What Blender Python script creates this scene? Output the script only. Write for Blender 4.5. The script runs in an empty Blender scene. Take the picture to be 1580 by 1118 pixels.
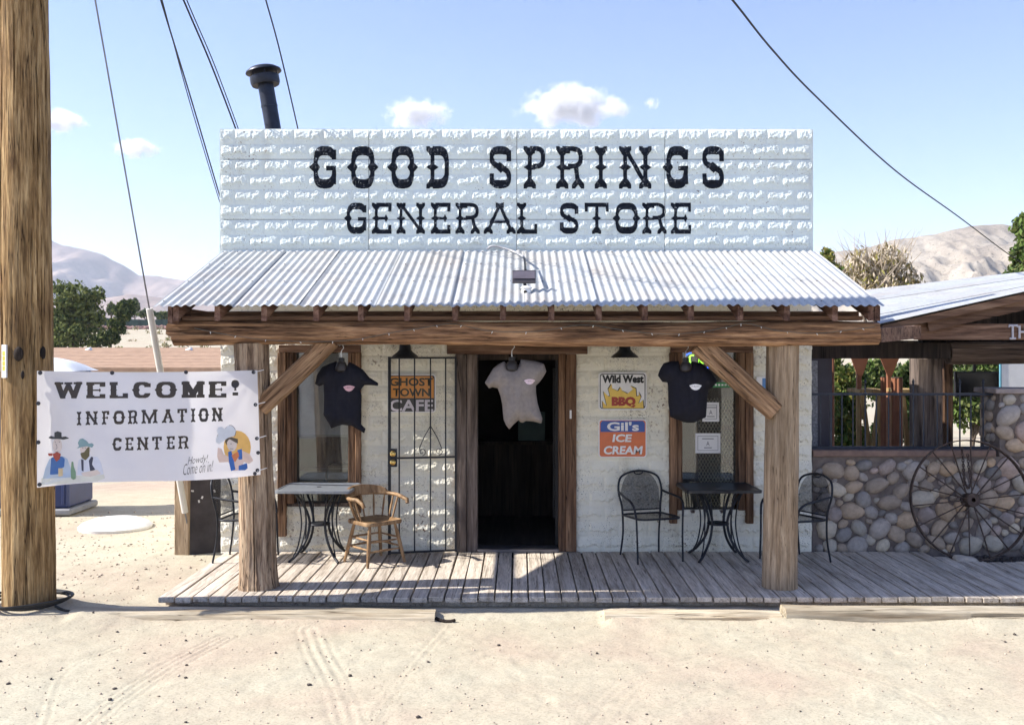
import bpy, bmesh, math, random
import numpy as np
from mathutils import Matrix, Vector, Quaternion

random.seed(7)
RNG = np.random.default_rng(7)
scene = bpy.context.scene
R = math.radians

# ------------------------------------------------------------------ camera
F = 1536.0            # focal length in photograph pixels (35 mm on a 36 mm sensor)
CX, CY = 800.0, 545.0  # vanishing point of the porch boards, horizon
EYE = 2.27
cam_d = bpy.data.cameras.new("camera")
cam = bpy.data.objects.new("camera", cam_d)
scene.collection.objects.link(cam)
cam.location = (0, 0, EYE)
cam.rotation_euler = (R(90), 0, 0)
cam_d.sensor_width = 36.0
cam_d.lens = F / 1580.0 * 36.0
cam_d.shift_x = -10.0 / 1580.0
cam_d.shift_y = -14.0 / 1580.0
cam_d.clip_start = 0.05
cam_d.clip_end = 40000
scene.camera = cam

# ------------------------------------------------------------------ sky, sun, exposure
LDIR = Vector((1.185, 0.10, -1.0)).normalized()       # the way the sunlight travels
SUN_EL = math.asin(-LDIR.z)
world = bpy.data.worlds.new("World")
scene.world = world
world.use_nodes = True
wnt = world.node_tree
bg = wnt.nodes["Background"]
sky = wnt.nodes.new("ShaderNodeTexSky")
sky.sky_type = 'NISHITA'
sky.sun_disc = False
sky.sun_elevation = SUN_EL
sky.sun_rotation = R(-90)
sky.altitude = 300
sky.air_density = 1.0
sky.dust_density = 0.45
sky.ozone_density = 4.5
tint = wnt.nodes.new("ShaderNodeMix"); tint.data_type = 'RGBA'; tint.blend_type = 'MULTIPLY'; tint.inputs[0].default_value = 1.0
tint.inputs[7].default_value = (1.06, 0.95, 1.06, 1)
wnt.links.new(sky.outputs["Color"], tint.inputs[6])
wnt.links.new(tint.outputs[2], bg.inputs["Color"])
bg.inputs["Strength"].default_value = 0.10
sun_d = bpy.data.lights.new("sun", 'SUN')
sun = bpy.data.objects.new("sun", sun_d)
scene.collection.objects.link(sun)
sun.location = (-30, 0, 30)
sun.rotation_euler = LDIR.to_track_quat('-Z', 'Y').to_euler()
sun_d.energy = 4.6
sun_d.angle = R(0.5)
sun_d.color = (1.0, 0.95, 0.87)
scene.view_settings.view_transform = 'Standard'
scene.view_settings.look = 'None'
scene.view_settings.gamma = 1.0
scene.view_settings.use_curve_mapping = False
scene.view_settings.exposure = 1.18
try:
    scene.cycles.use_denoising = True
    scene.cycles.denoiser = 'OPENIMAGEDENOISE'
except Exception:
    pass
scene.cycles.use_adaptive_sampling = True
scene.cycles.adaptive_threshold = 0.02
scene.cycles.max_bounces = 8
scene.cycles.diffuse_bounces = 4
scene.cycles.glossy_bounces = 3
scene.cycles.transparent_max_bounces = 12
scene.cycles.volume_bounces = 1
scene.cycles.sample_clamp_indirect = 6.0

# ------------------------------------------------------------------ helpers
def P(px, py, y):
    """point seen at photograph pixel (px, py) standing at depth y"""
    return np.array([(px - CX) * y / F, y, EYE - (py - CY) * y / F])

def PX(px, y): return (px - CX) * y / F
def PZ(py, y): return EYE - (py - CY) * y / F

def _hash(ix, iy, iz, seed):
    n = (ix.astype(np.int64) * 374761393 + iy.astype(np.int64) * 668265263 + iz.astype(np.int64) * 2147483647 + seed * 1274126177) & 0xffffffff
    n = ((n ^ (n >> 13)) * 1274126177) & 0xffffffff
    n = ((n ^ (n >> 16)) * 2246822519) & 0xffffffff
    return ((n ^ (n >> 15)) & 0xffff) / 65535.0

def vnoise(x, y, z, seed=0):
    x, y, z = np.broadcast_arrays(np.asarray(x, float), np.asarray(y, float), np.asarray(z, float))
    fx, fy, fz = np.floor(x), np.floor(y), np.floor(z)
    tx, ty, tz = x - fx, y - fy, z - fz
    tx = tx * tx * (3 - 2 * tx); ty = ty * ty * (3 - 2 * ty); tz = tz * tz * (3 - 2 * tz)
    fx = fx.astype(np.int64); fy = fy.astype(np.int64); fz = fz.astype(np.int64)
    r = 0
    for i in (0, 1):
        for j in (0, 1):
            for k in (0, 1):
                w = (tx if i else 1 - tx) * (ty if j else 1 - ty) * (tz if k else 1 - tz)
                r = r + w * _hash(fx + i, fy + j, fz + k, seed)
    return r

def fbm(x, y, z, seed=0, oct=4, gain=0.5):
    a, s, n = 1.0, 0.0, 0.0
    f = 1.0
    for o in range(oct):
        s = s + a * (vnoise(np.asarray(x) * f, np.asarray(y) * f, np.asarray(z) * f, seed + o * 17) - 0.5)
        n += a
        a *= gain
        f *= 2.03
    return s / n * 2.0

def sstep(a, b, x):
    t = np.clip((np.asarray(x, float) - a) / (b - a), 0, 1)
    return t * t * (3 - 2 * t)

WM = {}   # world matrix of each object made here

def link(o, parent=None, world_coords=True):
    scene.collection.objects.link(o)
    if parent is not None:
        o.parent = parent
        if world_coords:
            o.matrix_parent_inverse = WM[parent.name].inverted()
            WM[o.name] = o.matrix_basis.copy()
        else:
            WM[o.name] = WM[parent.name] @ o.matrix_basis
    else:
        WM[o.name] = o.matrix_basis.copy()
    return o

def mesh(name, v, f, mat=None, smooth=None):
    me = bpy.data.meshes.new(name)
    v = np.asarray(v, float)
    me.from_pydata(v.tolist(), [], f.tolist() if isinstance(f, np.ndarray) else f)
    if mat is not None:
        me.materials.append(mat)
    if smooth is not None:
        me.polygons.foreach_set("use_smooth", [True] * len(me.polygons))
        if smooth < 179:
            me.set_sharp_from_angle(angle=R(smooth))
    me.update()
    return me

def obj(name, me, parent=None, world_coords=True, loc=None, rot=None, quat=None, scale=None):
    o = bpy.data.objects.new(name, me)
    if loc is not None: o.location = loc
    if rot is not None: o.rotation_euler = rot
    if quat is not None:
        o.rotation_mode = 'QUATERNION'
        o.rotation_quaternion = quat
    if scale is not None: o.scale = scale
    # matrix_basis only follows the transform channels
    return link(o, parent, world_coords)

def tag(o, label, cat, group=None):
    o["label"] = label
    o["category"] = cat
    if group: o["group"] = group
    return o

def kind(o, k):
    o["kind"] = k
    return o

def thing(name, label, cat, loc=(0, 0, 0), rz=0.0, group=None):
    o = bpy.data.objects.new(name, None)
    o.empty_display_size = 0.1
    o.location = loc
    o.rotation_euler = (0, 0, rz)
    link(o)
    return tag(o, label, cat, group)

def copy_tree(root, loc, rz, label):
    r = root.copy(); scene.collection.objects.link(r)
    r.location = loc; r.rotation_euler = (0, 0, rz); r["label"] = label
    def rec(src, dst):
        for ch in src.children:
            c = ch.copy(); scene.collection.objects.link(c); c.parent = dst
            rec(ch, c)
    rec(root, r)
    return r

class MB:
    def __init__(s): s.v = []; s.f = []; s.n = 0
    def add(s, v, f):
        v = np.asarray(v, float).reshape(-1, 3)
        s.v.append(v); s.f += [tuple(int(i) + s.n for i in q) for q in f]; s.n += len(v)
        return s
    def box(s, x0, x1, y0, y1, z0, z1):
        v = [(x, y, z) for x in (x0, x1) for y in (y0, y1) for z in (z0, z1)]
        return s.add(v, [(0, 1, 3, 2), (4, 6, 7, 5), (0, 4, 5, 1), (2, 3, 7, 6), (0, 2, 6, 4), (1, 5, 7, 3)])
    def obox(s, c, size, rot=None):
        v = np.array([(x, y, z) for x in (-.5, .5) for y in (-.5, .5) for z in (-.5, .5)]) * np.asarray(size)
        if rot is not None: v = v @ np.array(rot.to_matrix() if hasattr(rot, "to_matrix") else rot).T
        return s.add(v + np.asarray(c), [(0, 1, 3, 2), (4, 6, 7, 5), (0, 4, 5, 1), (2, 3, 7, 6), (0, 2, 6, 4), (1, 5, 7, 3)])
    def bar(s, a, b, w, d, up=(0, 0, 1)):
        """square bar from a to b"""
        a = np.asarray(a, float); b = np.asarray(b, float)
        t = b - a; L = np.linalg.norm(t); t /= L
        u = np.cross(t, up)
        if np.linalg.norm(u) < 1e-4: u = np.cross(t, (1, 0, 0))
        u /= np.linalg.norm(u); w2 = np.cross(u, t)
        v = [p + u * (w * i) + w2 * (d * j) for p in (a, b) for i, j in ((-.5, -.5), (.5, -.5), (.5, .5), (-.5, .5))]
        return s.add(v, [(0, 1, 2, 3), (7, 6, 5, 4), (0, 4, 5, 1), (1, 5, 6, 2), (2, 6, 7, 3), (3, 7, 4, 0)])
    def tube(s, pts, r, n=8, closed=False, cap=True):
        pts = np.asarray(pts, float); m = len(pts)
        rr = np.broadcast_to(np.asarray(r, float), (m,))
        if closed: tan = np.roll(pts, -1, 0) - np.roll(pts, 1, 0)
        else: tan = np.gradient(pts, axis=0)
        tan /= np.linalg.norm(tan, axis=1)[:, None] + 1e-12
        u = np.cross(tan[0], (0, 0, 1))
        if np.linalg.norm(u) < 1e-3: u = np.cross(tan[0], (1, 0, 0))
        u /= np.linalg.norm(u)
        V = []
        a = np.arange(n) * 2 * math.pi / n
        for i in range(m):
            u = u - tan[i] * np.dot(u, tan[i]); u /= np.linalg.norm(u) + 1e-12
            w = np.cross(tan[i], u)
            V.append(pts[i] + rr[i] * (np.cos(a)[:, None] * u + np.sin(a)[:, None] * w))
        f = []
        for i in range(m if closed else m - 1):
            j = (i + 1) % m
            for k in range(n):
                l = (k + 1) % n
                f.append((i * n + k, i * n + l, j * n + l, j * n + k))
        if cap and not closed:
            f.append(tuple(range(n))[::-1]); f.append(tuple((m - 1) * n + k for k in range(n)))
        return s.add(np.concatenate(V), f)
    def lathe(s, prof, n=16, c=(0, 0, 0), cap=True):
        a = np.arange(n) * 2 * math.pi / n
        V = np.concatenate([np.stack([r * np.cos(a), r * np.sin(a), np.full(n, z)], 1) for r, z in prof]) + np.asarray(c)
        f = []
        m = len(prof)
        for i in range(m - 1):
            for k in range(n):
                l = (k + 1) % n
                f.append((i * n + k, i * n + l, (i + 1) * n + l, (i + 1) * n + k))
        if cap:
            f.append(tuple(range(n))[::-1]); f.append(tuple((m - 1) * n + k for k in range(n)))
        return s.add(V, f)
    def prism(s, poly, y0, y1):
        """outline of (x, z) points extruded from y0 to y1"""
        n = len(poly)
        v = [(x, y0, z) for x, z in poly] + [(x, y1, z) for x, z in poly]
        f = [tuple(range(n)), tuple(range(2 * n - 1, n - 1, -1))]
        f += [(i, i + n, (i + 1) % n + n, (i + 1) % n) for i in range(n)]
        return s.add(v, f)
    def mesh(s, name, mat, smooth=None, bevel=0.0):
        me = mesh(name, np.concatenate(s.v), s.f, mat, None)
        if bevel > 0:
            bm = bmesh.new(); bm.from_mesh(me)
            bmesh.ops.bevel(bm, geom=[e for e in bm.edges if len(e.link_faces) == 2 and e.calc_face_angle(0) > 0.6], offset=bevel, segments=1, affect='EDGES')
            bm.to_mesh(me); bm.free()
        else:
            bm = bmesh.new(); bm.from_mesh(me)
            bmesh.ops.recalc_face_normals(bm, faces=bm.faces)
            bm.to_mesh(me); bm.free()
        if smooth is not None:
            me.polygons.foreach_set("use_smooth", [True] * len(me.polygons))
            me.set_sharp_from_angle(angle=R(smooth))
        return me
    def build(s, name, mat, parent=None, smooth=None, bevel=0.0, world_coords=True, **k):
        return obj(name, s.mesh(name, mat, smooth, bevel), parent, world_coords, **k)

def arc(c, r, a0, a1, n, plane='xz', ry=None):
    a = np.linspace(R(a0), R(a1), n); ry = r if ry is None else ry
    o = np.zeros(n)
    p = {'xz': np.stack([r * np.cos(a), o, ry * np.sin(a)], 1), 'xy': np.stack([r * np.cos(a), ry * np.sin(a), o], 1), 'yz': np.stack([o, r * np.cos(a), ry * np.sin(a)], 1)}[plane]
    return p + np.asarray(c)

def smooth_path(pts, n=8):
    """Catmull-Rom through pts"""
    p = np.asarray(pts, float)
    q = np.vstack([2 * p[0] - p[1], p, 2 * p[-1] - p[-2]])
    out = []
    for i in range(1, len(q) - 2):
        t = np.linspace(0, 1, n, endpoint=False)[:, None]
        a, b, c, d = q[i - 1], q[i], q[i + 1], q[i + 2]
        out.append(0.5 * ((2 * b) + (c - a) * t + (2 * a - 5 * b + 4 * c - d) * t ** 2 + (3 * b - a - 3 * c + d) * t ** 3))
    out.append(p[-1:])
    return np.concatenate(out)

# ------------------------------------------------------------------ materials
def nodes(name):
    m = bpy.data.materials.new(name)
    m.use_nodes = True
    nt = m.node_tree
    return m, nt, nt.nodes["Principled BSDF"]

def coords(nt, scale=(1, 1, 1), rand=True):
    tc = nt.nodes.new("ShaderNodeTexCoord")
    mp = nt.nodes.new("ShaderNodeMapping")
    mp.inputs["Scale"].default_value = scale
    nt.links.new(tc.outputs["Object"], mp.inputs["Vector"])
    if not rand: return mp.outputs["Vector"]
    oi = nt.nodes.new("ShaderNodeObjectInfo")
    ml = nt.nodes.new("ShaderNodeMath"); ml.operation = 'MULTIPLY'; ml.inputs[1].default_value = 53.0
    nt.links.new(oi.outputs["Random"], ml.inputs[0])
    ad = nt.nodes.new("ShaderNodeVectorMath"); ad.operation = 'ADD'
    nt.links.new(mp.outputs["Vector"], ad.inputs[0]); nt.links.new(ml.outputs[0], ad.inputs[1])
    return ad.outputs[0]

def noise(nt, vec, scale, detail=4, rough=0.55, dist=0.0):
    n = nt.nodes.new("ShaderNodeTexNoise")
    n.inputs["Scale"].default_value = scale
    n.inputs["Detail"].default_value = detail
    n.inputs["Roughness"].default_value = rough
    n.inputs["Distortion"].default_value = dist
    nt.links.new(vec, n.inputs["Vector"])
    return n.outputs["Fac"]

def ramp(nt, fac, stops, interp='LINEAR'):
    r = nt.nodes.new("ShaderNodeValToRGB")
    cr = r.color_ramp; cr.interpolation = interp
    while len(cr.elements) < len(stops): cr.elements.new(0.5)
    for e, (p, c) in zip(cr.elements, stops):
        e.position = p
        e.color = (c, c, c, 1) if not hasattr(c, "__len__") else (*c, 1)
    nt.links.new(fac, r.inputs["Fac"])
    return r.outputs["Color"]

def mix(nt, fac, a, b, mode='MIX'):
    m = nt.nodes.new("ShaderNodeMix"); m.data_type = 'RGBA'; m.blend_type = mode
    for s, x in ((0, fac), (6, a), (7, b)):
        if hasattr(x, "is_linked") or hasattr(x, "links"): nt.links.new(x, m.inputs[s])
        elif s == 0: m.inputs[0].default_value = x
        else: m.inputs[s].default_value = (*x, 1)
    return m.outputs[2]

def bump(nt, bsdf, h, strength=0.5, dist=0.01):
    b = nt.nodes.new("ShaderNodeBump")
    b.inputs["Strength"].default_value = strength
    b.inputs["Distance"].default_value = dist
    nt.links.new(h, b.inputs["Height"])
    nt.links.new(b.outputs["Normal"], bsdf.inputs["Normal"])

def objrand(nt, lo, hi):
    oi = nt.nodes.new("ShaderNodeObjectInfo")
    mr = nt.nodes.new("ShaderNodeMapRange")
    mr.inputs["To Min"].default_value = lo; mr.inputs["To Max"].default_value = hi
    nt.links.new(oi.outputs["Random"], mr.inputs["Value"])
    return mr.outputs[0]

def vary(nt, col, lo, hi):
    """brightness differs from piece to piece"""
    h = nt.nodes.new("ShaderNodeHueSaturation")
    nt.links.new(objrand(nt, lo, hi), h.inputs["Value"])
    nt.links.new(col, h.inputs["Color"])
    return h.outputs["Color"]

def plain(name, c, rough=0.6, metal=0.0, var=0.15, scale=6.0, bmp=0.0, spec=0.4, rnd=None):
    m, nt, b = nodes(name)
    v = coords(nt)
    n = noise(nt, v, scale, 5)
    c = np.asarray(c, float)
    col = ramp(nt, n, [(0.3, np.clip(c * (1 - var), 0, 1)), (0.7, np.clip(c * (1 + var), 0, 1))])
    if rnd: col = vary(nt, col, *rnd)
    nt.links.new(col, b.inputs["Base Color"])
    b.inputs["Roughness"].default_value = rough
    b.inputs["Metallic"].default_value = metal
    b.inputs["Specular IOR Level"].default_value = spec
    if bmp: bump(nt, b, noise(nt, v, scale * 4, 4), bmp, 0.01)
    return m

def wood(name, dark, mid, light, axis='Z', s=14.0, crack=0.03, rough=0.85, rnd=(0.85, 1.15), bmp=0.6, stretch=0.07, patch=0.35):
    m, nt, b = nodes(name)
    sc = {'X': (stretch, 1, 1), 'Y': (1, stretch, 1), 'Z': (1, 1, stretch)}[axis]
    v = coords(nt, sc)
    v2 = coords(nt, {'X': (.3, 1, 1), 'Y': (1, .3, 1), 'Z': (1, 1, .3)}[axis])
    n1 = noise(nt, v, s, 6, 0.65, 0.3)
    n2 = noise(nt, v, s * 5, 4, 0.6)
    n3 = noise(nt, v2, 2.6, 4, 0.6)
    col = ramp(nt, n1, [(0.33, dark), (0.48, mid), (0.66, light)])
    fine = ramp(nt, n2, [(0.3, 0.6), (0.65, 1.15)])
    col = mix(nt, 0.7, col, fine, 'MULTIPLY')
    pt = ramp(nt, n3, [(0.35, 1 - patch), (0.65, 1 + patch * 0.3)])
    col = mix(nt, 1.0, col, pt, 'MULTIPLY')
    # drying cracks: thin lines where the streak noise crosses its middle
    v4 = coords(nt, {'X': (stretch * .3, 1, 1), 'Y': (1, stretch * .3, 1), 'Z': (1, 1, stretch * .3)}[axis])
    n4 = noise(nt, v4, s * 1.5, 3, 0.5, 0.15)
    sub = nt.nodes.new("ShaderNodeMath"); sub.operation = 'SUBTRACT'; sub.inputs[1].default_value = 0.53
    ab = nt.nodes.new("ShaderNodeMath"); ab.operation = 'ABSOLUTE'
    nt.links.new(n4, sub.inputs[0]); nt.links.new(sub.outputs[0], ab.inputs[0])
    ck0 = ramp(nt, ab.outputs[0], [(0.0, 0.0), (crack * .6, 1.0)])
    gate_ = ramp(nt, noise(nt, v2, 3.4, 3), [(0.36, 1.0), (0.5, 0.0)])
    ck = mix(nt, gate_, ck0, (1, 1, 1))
    ckc = mix(nt, ck, tuple(np.asarray(dark) * 0.35), (1, 1, 1))
    col = mix(nt, 1.0, col, ckc, 'MULTIPLY') if crack > 0 else col
    if rnd: col = vary(nt, col, *rnd)
    nt.links.new(col, b.inputs["Base Color"])
    b.inputs["Roughness"].default_value = rough
    b.inputs["Specular IOR Level"].default_value = 0.2
    hh = mix(nt, 0.5, ramp(nt, n1, [(0.2, 0.0), (0.8, 1.0)]), ck, 'MULTIPLY') if crack > 0 else n1
    bump(nt, b, hh, bmp, 0.012)
    return m

def leafmat(name, a, b_, trans=0.25):
    m, nt, b = nodes(name)
    oi = nt.nodes.new("ShaderNodeTexCoord")
    n = noise(nt, oi.outputs["Object"], 3.0, 3)
    col = ramp(nt, n, [(0.35, a), (0.65, b_)])
    nt.links.new(col, b.inputs["Base Color"])
    b.inputs["Roughness"].default_value = 0.7
    b.inputs["Specular IOR Level"].default_value = 0.15
    tr = nt.nodes.new("ShaderNodeBsdfTranslucent")
    nt.links.new(col, tr.inputs["Color"])
    ms = nt.nodes.new("ShaderNodeMixShader"); ms.inputs[0].default_value = trans
    nt.links.new(b.outputs[0], ms.inputs[1]); nt.links.new(tr.outputs[0], ms.inputs[2])
    nt.links.new(ms.outputs[0], nt.nodes["Material Output"].inputs["Surface"])
    return m

def emit(name, c, s):
    m, nt, b = nodes(name)
    b.inputs["Base Color"].default_value = (*c, 1)
    b.inputs["Emission Color"].default_value = (*c, 1)
    b.inputs["Emission Strength"].default_value = s
    return m

def tin_paint(name, base, grime, rust=0.62, speck=0.66):
    m, nt, b = nodes(name)
    v = coords(nt, rand=False)
    n1 = noise(nt, v, 1.3, 5, 0.6)
    col = ramp(nt, n1, [(0.3, tuple(np.asarray(base) * 0.92)), (0.7, base)])
    # grime in long vertical runs, rust in small blots and chips
    v2 = coords(nt, (1, 1, 0.18), False)
    run = ramp(nt, noise(nt, v2, 5.0, 4), [(0.56, 0.0), (0.78, 0.55)])
    col = mix(nt, run, col, grime)
    r1 = ramp(nt, noise(nt, v, 2.1, 3), [(0.50, 0.0), (0.70, 1.0)])
    r2 = ramp(nt, noise(nt, v, 34, 3, 0.6), [(rust, 0.0), (rust + 0.05, 1.0)])
    ru = mix(nt, 1.0, r1, r2, 'MULTIPLY')
    col = mix(nt, ru, col, (0.16, 0.09, 0.055))
    r3 = ramp(nt, noise(nt, v, 90, 2, 0.5), [(speck, 0.0), (speck + 0.03, 1.0)])
    r4 = ramp(nt, noise(nt, v, 3.3, 3), [(0.45, 0.0), (0.62, 1.0)])
    col = mix(nt, mix(nt, 1.0, r3, r4, 'MULTIPLY'), col, (0.05, 0.045, 0.04))
    nt.links.new(col, b.inputs["Base Color"])
    b.inputs["Roughness"].default_value = 0.75
    b.inputs["Specular IOR Level"].default_value = 0.10
    bump(nt, b, noise(nt, v, 60, 4, 0.6), 0.25, 0.004)
    return m

def glassmat(name, tint=(0.9, 0.95, 0.95), dirt=0.06):
    m, nt, b = nodes(name)
    tr = nt.nodes.new("ShaderNodeBsdfTransparent"); tr.inputs[0].default_value = (*tint, 1)
    gl = nt.nodes.new("ShaderNodeBsdfGlossy"); gl.inputs["Roughness"].default_value = 0.02
    fr = nt.nodes.new("ShaderNodeFresnel"); fr.inputs["IOR"].default_value = 1.9
    ms = nt.nodes.new("ShaderNodeMixShader")
    nt.links.new(fr.outputs[0], ms.inputs[0]); nt.links.new(tr.outputs[0], ms.inputs[1]); nt.links.new(gl.outputs[0], ms.inputs[2])
    df = nt.nodes.new("ShaderNodeBsdfDiffuse"); df.inputs[0].default_value = (0.5, 0.47, 0.42, 1)
    v = coords(nt, rand=False)
    d = ramp(nt, noise(nt, v, 5, 5, 0.7), [(0.3, dirt * 0.4), (0.75, dirt * 2)])
    m2 = nt.nodes.new("ShaderNodeMixShader")
    nt.links.new(d, m2.inputs[0]); nt.links.new(ms.outputs[0], m2.inputs[1]); nt.links.new(df.outputs[0], m2.inputs[2])
    nt.links.new(m2.outputs[0], nt.nodes["Material Output"].inputs["Surface"])
    return m

M = {}
M['facade'] = tin_paint("painted_tin", (0.71, 0.775, 0.745), (0.45, 0.45, 0.41))
M['wall'] = tin_paint("painted_tin_wall", (0.83, 0.80, 0.68), (0.46, 0.40, 0.27), 0.58, 0.63)
M['pole'] = wood("pole_wood", (0.121, 0.066, 0.028), (0.330, 0.204, 0.088), (0.572, 0.396, 0.198), 'Z', 26, 0.045, bmp=1.0, stretch=0.085, patch=.35)
M['post'] = wood("post_wood", (0.134, 0.087, 0.056), (0.325, 0.224, 0.146), (0.538, 0.409, 0.280), 'Z', 24, 0.04, bmp=1.0, stretch=0.09)
M['post2'] = wood("smooth_post_wood", (0.259, 0.178, 0.108), (0.389, 0.281, 0.178), (0.518, 0.394, 0.265), 'Z', 22, 0.02, bmp=0.5, stretch=0.07)
M['beam'] = wood("beam_wood", (0.075, 0.040, 0.022), (0.275, 0.150, 0.081), (0.550, 0.331, 0.181), 'Z', 22, 0.04, bmp=1.0, stretch=0.08)
M['brace'] = wood("brace_wood", (0.132, 0.070, 0.036), (0.336, 0.198, 0.108), (0.528, 0.342, 0.192), 'Z', 22, 0.04, bmp=1.0, stretch=0.06)
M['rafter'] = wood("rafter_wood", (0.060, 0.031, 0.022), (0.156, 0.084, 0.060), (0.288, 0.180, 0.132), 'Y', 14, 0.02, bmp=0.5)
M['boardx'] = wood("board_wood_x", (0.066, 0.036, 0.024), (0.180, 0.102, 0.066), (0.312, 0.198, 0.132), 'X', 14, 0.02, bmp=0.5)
M['boardz'] = wood("board_wood_z", (0.046, 0.026, 0.017), (0.169, 0.094, 0.055), (0.338, 0.202, 0.117), 'Z', 16, 0.03, bmp=0.7)
M['greyz'] = wood("grey_board_z", (0.060, 0.046, 0.040), (0.156, 0.120, 0.102), (0.288, 0.228, 0.192), 'Z', 16, 0.03, bmp=0.6)
M['plank'] = wood("deck_plank", (0.34, 0.285, 0.225), (0.55, 0.475, 0.39), (0.69, 0.61, 0.515), 'Y', 18, 0.018, bmp=0.4, rnd=(0.86, 1.1), patch=0.15)
M['log'] = wood("kerb_log", (0.34, 0.26, 0.17), (0.50, 0.42, 0.30), (0.60, 0.53, 0.41), 'Z', 12, 0.02, bmp=0.7)
M['chairwood'] = wood("oak_chair", (0.15, 0.08, 0.035), (0.30, 0.18, 0.09), (0.42, 0.28, 0.155), 'Z', 20, 0.0, rough=0.5, bmp=0.2, rnd=None)
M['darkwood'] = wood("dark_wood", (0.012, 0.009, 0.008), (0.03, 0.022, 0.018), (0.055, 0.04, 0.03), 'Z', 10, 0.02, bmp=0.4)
M['newwood'] = wood("pine_wood", (0.32, 0.20, 0.08), (0.46, 0.31, 0.14), (0.56, 0.42, 0.22), 'Z', 12, 0.0, bmp=0.2)
M['iron'] = plain("black_iron", (0.018, 0.020, 0.026), 0.45, 0.3, 0.3, 20)
M['iron2'] = plain("fence_iron", (0.022, 0.028, 0.045), 0.4, 0.3, 0.3, 20)
M['rust'] = plain("rusty_iron", (0.08, 0.055, 0.043), 0.8, 0.2, 0.45, 30, 0.3)
M['pipe'] = plain("black_stove_pipe", (0.025, 0.030, 0.045), 0.42, 0.5, 0.25, 12)
M['galv'] = None
M['brass'] = plain("brass", (0.65, 0.45, 0.15), 0.3, 1.0, 0.15, 20)
M['black'] = plain("black_plastic", (0.012, 0.012, 0.014), 0.5, 0, 0.2, 10)
M['rubber'] = plain("black_cable", (0.012, 0.012, 0.013), 0.55, 0, 0.2, 10)
M['white'] = plain("white_paint", (0.78, 0.78, 0.76), 0.5, 0, 0.05, 8)
M['cream'] = plain("cream_paint", (0.70, 0.66, 0.56), 0.6, 0, 0.08, 3)
M['glass'] = glassmat("window_glass")
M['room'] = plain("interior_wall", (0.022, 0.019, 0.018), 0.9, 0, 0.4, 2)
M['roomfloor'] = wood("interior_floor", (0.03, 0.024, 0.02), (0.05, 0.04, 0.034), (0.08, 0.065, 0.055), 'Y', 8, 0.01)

def galv_mat(name, base, rough=0.42, metal=0.45, stain=(0.42, 0.34, 0.27)):
    m, nt, b = nodes(name)
    v = coords(nt)
    vo = nt.nodes.new("ShaderNodeTexVoronoi"); vo.inputs["Scale"].default_value = 38
    nt.links.new(v, vo.inputs["Vector"])
    sp = ramp(nt, vo.outputs["Color"], [(0.0, tuple(np.asarray(base) * 0.9)), (1.0, tuple(np.asarray(base) * 1.06))])
    col = mix(nt, ramp(nt, noise(nt, v, 1.6, 5, 0.65), [(0.45, 0.0), (0.75, 0.55)]), sp, stain)
    vs = coords(nt, (1, .12, 1))
    col = mix(nt, .4, col, ramp(nt, noise(nt, vs, 9, 4, .6), [(.32, .62), (.5, 1.0)]), 'MULTIPLY')
    col = vary(nt, col, 0.93, 1.05)
    nt.links.new(col, b.inputs["Base Color"])
    b.inputs["Roughness"].default_value = rough
    b.inputs["Metallic"].default_value = metal
    return m
M['galv'] = galv_mat("galvanised_sheet", (0.47, 0.49, 0.495), .55, .25)
M['boardlog'] = wood("shelter_log", (0.035, 0.024, 0.018), (0.10, 0.068, 0.05), (0.18, 0.13, 0.10), 'Z', 14, 0.03)
# ------------------------------------------------------------------ ground and hills
DECK = 0.14           # top of the boardwalk
YW = 10.74            # face of the store front
YF = 8.70             # front end of the boardwalk

def track(x, y, pts, width, spacing, amp):
    """tyre marks: parallel shallow grooves along a polyline"""
    p = smooth_path([(a, b, 0) for a, b in pts], 10)[:, :2]
    best = np.full(x.shape, 9.0); side = np.zeros(x.shape)
    for a, b in zip(p[:-1], p[1:]):
        d = b - a; L = np.dot(d, d)
        t = np.clip(((x - a[0]) * d[0] + (y - a[1]) * d[1]) / L, 0, 1)
        qx, qy = x - (a[0] + t * d[0]), y - (a[1] + t * d[1])
        dd = np.hypot(qx, qy)
        sg = np.sign(qx * d[1] - qy * d[0])
        w = dd < best
        best = np.where(w, dd, best); side = np.where(w, sg * dd, side)
    m = 1 - sstep(width * 0.75, width, best)
    g = np.cos(side / spacing * 2 * math.pi) * 0.5 - 0.4
    return amp * g * m * (0.35 + 0.9 * np.clip(vnoise(x * 2.1, y * 2.1, 0, 91), 0, 1))

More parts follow.
